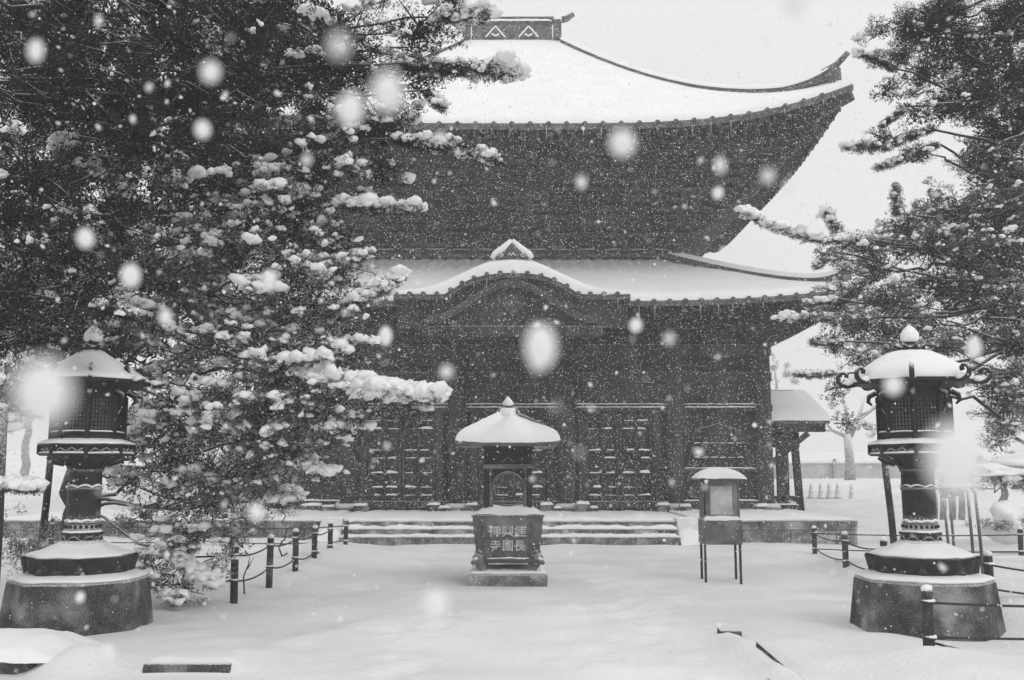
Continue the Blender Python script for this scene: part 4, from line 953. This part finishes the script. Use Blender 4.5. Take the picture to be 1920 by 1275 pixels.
pads += [pd(300, 830, 12.4, .45, .4, .3), pd(380, 880, 12.2, .4, .4, .28), pd(310, 930, 12.3, .35, .35, .25), pd(360, 1000, 12.2, .35, .35, .25), pd(280, 1060, 12, .25, .3, .25), pd(340, 1110, 12, .3, .3, .14), pd(440, 1010, 12.4, .2, .25, .15), pd(480, 930, 12, .3, .3, .25), pd(240, 830, 12.6, .3, .3, .25, .8), pd(560, 830, 11.6, .25, .3, .2), pd(620, 740, 11.3, .25, .3, .15)]
pads += [pd(x, y, 15, 1.2, .8, .8, 1.3, 2.3) for x, y in ((40, 150), (180, 60), (340, 50), (500, 150), (200, 250), (380, 280), (60, 420), (200, 480), (350, 500), (480, 420), (60, 620), (600, 120))]+[pd(230, 330, 10.8, .5, .4, .4, 1., 1.2), pd(250, 430, 11, .5, .4, .35, 1., 1.2), pd(160, 300, 10.6, .5, .4, .4, 1., 1.2)]
pads += [pd(x, y, 14, 1.3, .9, .8, 1.1, 2.) for x, y in ((60, 60), (250, 150), (430, 80), (600, 60), (120, 330), (330, 380), (500, 300), (60, 560), (250, 640), (430, 560))]+[pd(x, y, 13, .7, .7, .5, .8, 1.7) for x, y in ((620, 200), (570, 400), (560, 620), (470, 700), (420, 800), (330, 820), (400, 900))]
pads += [pd(x, y, Y, 1.5, 1.3, .8, .6, 2.6) for x, y, Y in ((150, -150, 12), (400, -220, 11.5), (650, -160, 12), (300, -420, 13), (550, -450, 12.5), (60, -350, 13), (350, -100, 10))]      # the crown goes on above the picture
tips = [([P(760, 120, 11.2), P(860, 125, 10.9), P(975, 130, 10.7)], .2, 1.3), ([P(740, 260, 11.3), P(850, 270, 11), P(935, 296, 10.9)], .17, 1.2), ([P(640, 380, 11.4), P(710, 385, 11.2), P(785, 388, 11.1)], .13, 1.2),
        ([P(620, 500, 11.4), P(690, 470, 11.2)], .12, 1.2), ([P(650, 570, 11.3), P(710, 545, 11.1), P(755, 512, 11)], .12, 1.1), ([P(560, 700, 11.3), P(660, 712, 10.9), P(750, 735, 10.7), P(820, 738, 10.6)], .24, 1.6),
        ([P(600, 800, 11.3), P(690, 800, 11.1)], .1, 1.), ([P(560, 870, 11.6), P(632, 888, 11.4)], .1, 1.1), ([P(500, 940, 12), P(560, 935, 11.8)], .1, 1.), ([P(640, 640, 11.2), P(696, 640, 11.1)], .1, 1.1), ([P(820, 30, 11.0), P(918, 20, 10.7)], .15, 1.2),
        ([P(800, 170, 11), P(830, 200, 10.9)], .1, 1.), ([P(330, 1040, 12.1), P(400, 1095, 11.9)], .1, .8)]
tree('huge snow-laden juniper filling one side behind the plain-cornered lantern', LB, [LB+Vector((.1, -.1, 1.6)), LB+Vector((.5, -.4, 3.4)), LB+Vector((.8, -.8, 5.6)), LB+Vector((1.3, -1.2, 8.5))], .24, pads, tips, FOL, .105, 1.08, .85, .068, 'junipers in the courtyard', shelter=4.9)
# a nearer juniper whose boughs hang in from the edge
NB = Vector((-7.2, 9.2, 0))
pads = [pd(120, 120, 9.2, .95, .8, .7), pd(330, 90, 9.6, .85, .8, .55), pd(60, 330, 9.4, .7, .7, .5), pd(250, 290, 9.8, .7, .7, .45), pd(120, 470, 9.8, .6, .6, .35), pd(20, 600, 10, .35, .4, .25), pd(450, 60, 9.8, .6, .6, .4), pd(380, 230, 10, .5, .5, .35), pd(20, 750, 10.4, .25, .3, .4, .8), pd(-120, 250, 9, .8, .8, .8)]
pads += [pd(x, y, 9.8, .6, .6, .45, .9, 1.15) for x, y in ((40, 60), (200, 210), (330, 180), (60, 200), (150, 540), (20, 430), (20, 520), (220, 420), (480, 150), (300, 0), (150, 20), (60, 620))]
tips = [([P(150, 560, 9.8), P(250, 590, 9.6)], .1, 1.), ([P(-30, 905, 9.6), P(70, 915, 9.4)], .06, .9)]
tree('dark nearer juniper hanging into the upper corner over the lantern', NB, [NB+Vector((.2, .1, 2)), NB+Vector((.6, .2, 4.2)), NB+Vector((1.2, .3, 6.8))], .24, pads, tips, FOL, .098, 1.05, .12, .055, 'junipers in the courtyard', shelter=2.5)
# the juniper on the other side
RB = Vector((8.9, 15, 0))
pads = [pd(1760, 50, 14, .8, .7, .45), pd(1900, 140, 14.3, .9, .8, .8), pd(1690, 100, 13.7, .34, .35, .22), pd(1650, 60, 13.6, .2, .3, .14), pd(1660, 170, 13.6, .22, .3, .14), pd(1810, 200, 14, .5, .5, .35), pd(1720, 215, 13.7, .3, .3, .16, .8), pd(1870, 290, 14.2, .55, .5, .35), pd(1770, 20, 14, .6, .5, .35),
        pd(1890, 410, 14.3, .8, .7, .45), pd(1740, 460, 14, .8, .6, .32), pd(1620, 455, 13.8, .5, .4, .17), pd(1820, 540, 14.2, .6, .6, .35), pd(1660, 560, 13.9, .65, .5, .28), pd(1580, 600, 13.8, .4, .4, .18), pd(1730, 610, 14, .5, .5, .25), pd(1610, 670, 13.9, .35, .35, .2),
        pd(1565, 730, 13.8, .2, .22, .2), pd(1590, 790, 13.7, .15, .18, .16), pd(1900, 640, 14.3, .5, .5, .4), pd(1860, 730, 14, .32, .35, .22), pd(1890, 800, 14.2, .35, .35, .2), pd(1830, 640, 14.1, .3, .3, .2, .7), pd(1680, 660, 13.9, .35, .4, .2)]
pads += [pd(x, y, 15, .9, .7, .5, .8, 1.8) for x, y in ((1880, -80), (2000, 100), (1800, -120), (1950, -200), (1880, 60), (1800, 100), (1900, 250), (1870, 380), (1760, 450), (1880, 500), (1720, 560), (1900, 600))]+[pd(1700, 60, 13.9, .4, .4, .25), pd(1740, 140, 13.9, .5, .5, .25), pd(1850, 180, 13.8, .5, .5, .3), pd(1700, 420, 13.9, .5, .5, .22), pd(1800, 400, 14, .6, .5, .3), pd(1840, 470, 13.8, .5, .5, .3), pd(1640, 510, 13.8, .5, .4, .22), pd(1560, 640, 13.8, .3, .3, .18), pd(1900, 700, 14, .5, .4, .3), pd(1560, 480, 13.7, .3, .3, .12), pd(1650, 262, 13.7, .3, .25, .1), pd(1720, 285, 13.8, .28, .25, .12), pd(1830, 290, 13.9, .4, .4, .25), pd(1900, 330, 13.8, .5, .5, .4), pd(1890, 480, 13.7, .4, .4, .4), pd(1900, 560, 13.7, .4, .4, .4), pd(1780, 650, 14, .35, .35, .2), pd(1900, 20, 13.6, .5, .5, .5), pd(1870, 830, 14, .25, .25, .12)]+[pd(x, y, 14.6, .55, .5, .3, .9, 1.3) for x, y in ((1640, 470), (1580, 560), (1690, 640), (1760, 540), (1620, 620), (1820, 640), (1720, 60), (1780, 200), (1850, 330), (1760, 390), (1890, 760))]+[pd(x, y, 15.2, .6, .6, .5, .9, 1.8) for x, y in ((1900, 40), (1840, 150), (1910, 200), (1860, 270), (1910, 350), (1820, 440), (1900, 450), (1850, 560), (1910, 660), (1890, 730))]
tips = [([P(1640, 450, 13.8), P(1540, 448, 13.6), P(1440, 420, 13.5), P(1390, 392, 13.4)], .10, 1.), ([P(1560, 470, 13.7), P(1530, 500, 13.6)], .1, .9), ([P(1560, 595, 13.8), P(1470, 592, 13.6)], .14, 1.1), ([P(1560, 560, 13.8), P(1505, 570, 13.7)], .08, 1.), ([P(1580, 640, 13.8), P(1520, 640, 13.7)], .08, 1.), ([P(1560, 700, 13.8), P(1490, 700, 13.6)], .07, .9),
        ([P(1580, 450, 13.8), P(1545, 390, 13.6)], .08, 1.), ([P(1680, 400, 13.9), P(1680, 345, 13.8)], .08, .9), ([P(1760, 270, 13.9), P(1690, 295, 13.7), P(1650, 312, 13.6)], .16, .8), ([P(1750, 240, 13.9), P(1650, 270, 13.7), P(1585, 272, 13.6)], .18, 1.), ([P(1680, 130, 13.7), P(1605, 95, 13.6)], .1, 1.), ([P(1700, 200, 13.7), P(1650, 235, 13.6)], .1, .9)]
tree('grey frosted juniper behind the curled lantern, boughs reaching towards the hall', RB, [RB+Vector((-.1, -.1, 2)), RB+Vector((-.3, -.3, 4.5)), RB+Vector((-.5, -.4, 7.5)), RB+Vector((-.6, -.4, 9.5))], .30, pads, tips, FOLR, .085, 1.3, .5, .045, 'junipers in the courtyard', CLS, shelter=6.2)

# a low snow-laden spreading tree and mounds to the far side
SB = Vector((11.2, 22.5, .5))
tree('low spreading tree under a thick shelf of snow beyond the bamboo stakes', SB, [SB+Vector((.1, 0, .6)), SB+Vector((.2, 0, 1.2))], .12,
     [pd(1850, 890, 22, 1.0, .7, .22), pd(1920, 880, 22.4, 1.0, .7, .3), pd(1790, 915, 21.8, .5, .5, .16), pd(1960, 900, 22, .8, .7, .3)], [], FOLR, .1, 1.0, .3, .10, None, CLS, 'tree', 'spreading_tree', FARB)
def shelf(t, c, rx, ry, rz, seed):
    V, T_ = ico(4); r_ = np.random.default_rng(seed); f = 1+sum(a*np.sin(V@d+p) for d, p, a in [(r_.normal(size=3)*4, r_.uniform(0, 6), .07) for _ in range(7)])
    V = V*f[:, None]*np.array([rx, ry, rz]); V[:, 2] = np.where(V[:, 2] < 0, V[:, 2]*.3, V[:, 2]); np_mesh('snow_shelf', V+np.array(c), T_, SNOW, t, True)
_t = [o_ for o_ in COL.objects if o_.name.startswith('spreading_tree')][0]
for k_, a_ in enumerate(((1850, 888, 21.9, .95, .6, .22), (1925, 872, 22.2, .8, .6, .26), (1800, 912, 21.7, .45, .4, .12))): shelf(_t, P(*a_[:3]), *a_[3:], k_)
for k, (px, yy) in enumerate(((1752, 23), (1768, 22.6), (1786, 23), (1803, 22.4), (1740, 23.5))):
    pole(('short frosted stump under the spreading tree, first of five', 'short frosted stump under the spreading tree, second of five', 'short frosted stump under the spreading tree, third of five', 'short frosted stump under the spreading tree, fourth of five', 'short frosted stump under the spreading tree, nearest the lantern column')[k],
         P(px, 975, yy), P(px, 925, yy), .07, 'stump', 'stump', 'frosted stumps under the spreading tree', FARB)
def mound(label, c, rx, ry, rz):
    V, T = SN2[0]; V = V*np.array([rx/1.2, ry, rz/.8])+np.array(c); t = thing('snowy_bush', c, label, 'bush')
    np_mesh('snow', V, T, SNOW, t, True)
    pp = np.array(c)+RNG.normal(size=(160, 3))*np.array([rx*.5, ry*.5, .0])+np.stack([np.zeros(160), np.zeros(160), RNG.uniform(-.05, .12, 160)], -1)
    V, T = merge(CLS, pp, rot_to(RNG.normal(size=(160, 3))), np.full(160, .1)); tag(np_mesh('leaves', V, T, FOLR, t), kind='stuff')
mound('rounded bush buried under smooth snow at the picture edge', P(1905, 975, 19.5)+Vector((0, 0, -.1)), .7, .6, .38)
# small bush beside the dark post, young stems by the fence
bsh = thing('small_bush', (-5.9, 11.9, 0), 'small dark leafy bush between the lantern and the leaning pole', 'bush')
pp = np.array([-5.75, 11.9, .75])+RNG.normal(size=(150, 3))*np.array([.3, .2, .13]); V, T = merge(CLS, pp, rot_to(RNG.normal(size=(150, 3))+np.array([0, 0, .5])), RNG.uniform(.06, .11, 150)); tag(np_mesh('leaves', V, T, FOL, bsh), kind='stuff')
for k in range(4): MB().tube([(-5.75+.05*k, 11.9, -.05), (-5.85+.12*k, 11.9, .4), (-5.95+.16*k, 11.88, .8)], [.012, .01, .006], 5).build('stem', BARK, bsh)
tw = thing('twig_shrub', (-3.62, 13.4, 0), 'bare forked twig standing in the snow beside the fence post', 'shrub')
MB().tube([(-3.64, 13.5, -.05), (-3.66, 13.5, .2), (-3.6, 13.5, .36), (-3.58, 13.5, .52)], [.012, .011, .009, .004], 5).build('stem', BARK, tw)
MB().tube([(-3.61, 13.5, .3), (-3.53, 13.5, .46)], [.009, .004], 5).build('side_twig', BARK, tw)
sp_ = Vector((-3.95, 17, 0))
tree('young snow-flecked shrub on a thin stake behind the rope fence', sp_, [sp_+Vector((0, 0, .6)), sp_+Vector((0, 0, 1.1))], .02, [pd(525, 945, 17, .22, .22, .3), pd(530, 895, 17, .3, .3, .25)], [], FOL, .09, 1.3, .35, .08, None, CLS, 'shrub', 'young_shrub')

# far side: bare tree, frosted trees, wall and cones fading into the snowfall
ft = Vector((17.3, 50, GZ(17.3, 50)-.1)); bt = thing('bare_tree', ft, 'bare pollarded tree fading into the falling snow past the shed', 'tree')
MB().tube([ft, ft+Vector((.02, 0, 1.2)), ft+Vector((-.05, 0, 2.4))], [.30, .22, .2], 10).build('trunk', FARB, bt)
for pts, r in (([(-.1, 0, 2.3), (-.8, 0, 2.6), (-1.3, .1, 3.3)], .13), ([(-.7, 0, 2.6), (-1.5, 0, 2.6), (-2.1, 0, 3.1)], .08), ([(.1, 0, 2.3), (.5, 0, 3.1), (1.0, .1, 4.3)], .17), ([(0, 0, 2.4), (.05, .1, 3.3), (-.2, .1, 4.6)], .14), ([(.6, 0, 3.3), (1.2, 0, 3.6), (1.9, 0, 4.4)], .08)):
    MB().tube([ft+Vector(p) for p in pts], [r, r*.7, r*.3], 7).build('branch', FARB, bt)
wl = thing('garden_wall', (16, 56, 1), 'low pale wall with thin posts far behind the shed', 'wall')
MB().box(11.5, 40, 56, 56.3, .3, 2.0).build('wall', PALEW, wl)
for k in range(9): MB().box(12.2+3.1*k, 12.36+3.1*k, 55.8, 55.96, .3, 2.25).build('post', FARB, wl)
MB().box(11.5, 40, 55.9, 56.4, 2.0, 2.12).build('snow', SNOW, wl)
for k, px in enumerate((1522, 1540, 1556, 1572, 1598)):
    c = P(px, 948, 38); c.z = GZ(c.x, c.y)
    t = thing('marker_cone', c, ('small grey cone in the snow beyond the shed, first of the row of five', 'small grey cone in the snow beyond the shed, second of the row of five', 'small grey cone in the snow beyond the shed, third of the row of five', 'small grey cone in the snow beyond the shed, fourth of the row of five', 'small grey cone in the snow, last of the row towards the lantern')[k], 'cone', 'row of small cones beyond the shed')
    MB().lathe(c.x, c.y, [(c.z-.1, .17), (c.z+.02, .17), (c.z+.03, .12), (c.z+.55, .03)], 12).build('body', FARB, t)
    for dz, r in ((.22, .105), (.4, .07)): MB().lathe(c.x, c.y, [(c.z+dz, r), (c.z+dz+.06, r*.92)], 12).build('band', SNOW, t)
far = [('pale frosted tree far behind the shed roof', 14.5, 62, 5.5, 2.2), ('tall pale frosted tree far behind the curled lantern', 27, 66, 8.5, 2.8), ('pale frosted tree beyond the spreading snowy tree', 34, 58, 6.5, 2.6), ('faint frosted tree behind the plain-cornered lantern', -24, 48, 6.5, 2.4), ('faint round frosted tree seen through gaps in the big juniper', -17, 55, 6.0, 2.4), ('faint frosted tree at the far edge beside the dark post', -31, 55, 7.5, 2.8), ('pale frosted tree closing the gap beside the annex', 20.5, 75, 9, 3.0)]
for lab, x, y, h, r in far:
    b = Vector((x, y, GZ(x, y)-.1))
    pads = [((x+RNG.normal()*r*.4, y+RNG.normal()*r*.3, b.z+h*RNG.uniform(.35, .95)), (r*.5, r*.5, r*.32), .35) for _ in range(7)]
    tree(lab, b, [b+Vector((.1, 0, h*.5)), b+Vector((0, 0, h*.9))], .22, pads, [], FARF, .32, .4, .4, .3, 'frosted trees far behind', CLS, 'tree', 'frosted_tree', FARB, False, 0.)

# ------------------------------------------------------------------ falling snow (one countless mass of flakes)
def flakes(n, lo, hi, r0, r1, dens=None):
    p = RNG.uniform(lo, hi, (n, 3)); s = r0+(r1-r0)*RNG.uniform(0, 1, n)**2.6
    return p, s
TET = (np.array([(1, 1, 1), (-1, -1, 1), (-1, 1, -1), (1, -1, -1)], float)*.75, np.array([(0, 1, 2), (0, 3, 1), (0, 2, 3), (1, 3, 2)]))
pa, sa = flakes(1150000, (-14, 2.5, .05), (14, 27, 17), .0012, .0072)
cloud = np.clip(.75+1.3*vnoise(pa[:, 0]+pa[:, 1]*.6, pa[:, 2]+pa[:, 1]*.3, 1.6, 41)+.7*vnoise(pa[:, 0]-pa[:, 1], pa[:, 2], .6, 42), 0, 1)
keep = (RNG.uniform(size=len(pa)) < cloud*(.08+.92*np.clip((pa[:, 1]-7)/11, 0, 1))) & (np.abs(pa[:, 0]) < pa[:, 1]*.62+.6) & (pa[:, 2] < 2.2+pa[:, 1]*.58)
pa, sa = pa[keep], sa[keep]; sa = sa*(1+.2*np.clip((pa[:, 1]-12)/10, 0, 1))
pb, sb_ = flakes(3200, (-1.9, .4, .4), (1.9, 2.9, 3.3), .0016, .0052)
FLK = [snow_template(_r, 1) for _ in range(4)]
# big wet flakes drifting close to where the photographer stands: bearing and distance in metres, radius
near = [(80, 735, .19, .0036), (657, 205, .36, .0033), (727, 172, .28, .003), (1167, 268, .38, .0033), (1014, 650, .34, .0036), (1012, 672, .37, .0022), (1790, 862, .20, .0036), (815, 1135, .38, .0033), (1490, 2, .27, .0025), (635, 85, .24, .0016), (395, 135, .42, .0026), (380, 243, .55, .003),
        (160, 447, .58, .0034), (245, 517, .58, .0034), (67, 95, .48, .0024), (1675, 722, .5, .003), (1350, 310, .5, .0018), (1440, 330, .42, .0016), (1090, 342, .55, .0018), (837, 697, .5, .002), (1192, 610, .8, .0036), (723, 630, .85, .0036), (1346, 362, .8, .003), (1255, 635, .5, .0016), (480, 960, .5, .0022), (575, 300, .5, .0014), (200, 1228, .7, .0036), (1826, 652, .7, .0034), (310, 595, .6, .0026), (150, 1120, .9, .0024), (1480, 350, .38, .0014), (505, 525, .6, .003)]
pc = np.array([tuple(P(a, b, d*1.3)) for a, b, d, r_ in near]); sc_ = np.array([a[3]*1.95 for a in near])
V2, T2 = merge(FLK, pb, rot_to(RNG.normal(size=(len(pb), 3))), sb_)
Rn = rot_to(RNG.normal(size=(len(pc), 3))*.12+np.array([0, 0, 1.]))@np.stack([np.diag([a_, 1., c_]) for a_, c_ in zip(_r.uniform(.9, 1.1, len(pc)), _r.uniform(1.1, 1.7, len(pc)))]); V3, T3 = merge([ico(3)], pc, Rn, sc_)
V2, T2 = np.concatenate([V2, V3]), np.concatenate([T2, T3+len(V2)])
o = np_mesh('falling_snow', np.concatenate([V2, pa]), T2, FLAKE, None, False)
at_ = o.data.attributes.new('flake_radius', 'FLOAT', 'POINT'); at_.data.foreach_set('value', np.concatenate([np.zeros(len(V2)), sa]).astype(np.float32))
ng = bpy.data.node_groups.new('flakes', 'GeometryNodeTree')
ng.interface.new_socket('Geometry', in_out='INPUT', socket_type='NodeSocketGeometry'); ng.interface.new_socket('Geometry', in_out='OUTPUT', socket_type='NodeSocketGeometry')
gi = ng.nodes.new('NodeGroupInput'); go = ng.nodes.new('NodeGroupOutput'); m2p = ng.nodes.new('GeometryNodeMeshToPoints')
na = ng.nodes.new('GeometryNodeInputNamedAttribute'); na.data_type = 'FLOAT'; na.inputs['Name'].default_value = 'flake_radius'
cmp_ = ng.nodes.new('FunctionNodeCompare'); cmp_.data_type = 'FLOAT'; cmp_.operation = 'GREATER_THAN'; cmp_.inputs[1].default_value = 1e-6
sm = ng.nodes.new('GeometryNodeSetMaterial'); sm.inputs['Material'].default_value = FLAKE; jn = ng.nodes.new('GeometryNodeJoinGeometry')
ng.links.new(gi.outputs[0], m2p.inputs['Mesh']); ng.links.new(na.outputs['Attribute'], m2p.inputs['Radius']); ng.links.new(na.outputs['Attribute'], cmp_.inputs[0]); ng.links.new(cmp_.outputs[0], m2p.inputs['Selection'])
ng.links.new(m2p.outputs[0], sm.inputs['Geometry']); ng.links.new(sm.outputs[0], jn.inputs[0]); ng.links.new(gi.outputs[0], jn.inputs[0]); ng.links.new(jn.outputs[0], go.inputs[0])
o.modifiers.new('flakes', 'NODES').node_group = ng
tag(o, 'snowflakes falling thickly through the whole courtyard', 'snowfall', kind='stuff')

# ------------------------------------------------------------------ haze
hz = MB().box(-140, 140, -20, 175, -3, 20.5).build('haze', SNOW)
hz.data.materials.clear(); hm = bpy.data.materials.new('haze'); hm.use_nodes = True; t_ = hm.node_tree
for n in list(t_.nodes):
    if n.type == 'BSDF_PRINCIPLED': t_.nodes.remove(n)
pv = t_.nodes.new('ShaderNodeVolumePrincipled'); pv.inputs['Color'].default_value = (.97, .97, .97, 1); pv.inputs['Density'].default_value = .0030; pv.inputs['Anisotropy'].default_value = .1
t_.links.new(pv.outputs[0], t_.nodes['Material Output'].inputs['Volume']); hz.data.materials.append(hm)
tag(hz, 'pale snowy air filling the whole courtyard', 'haze', kind='stuff')
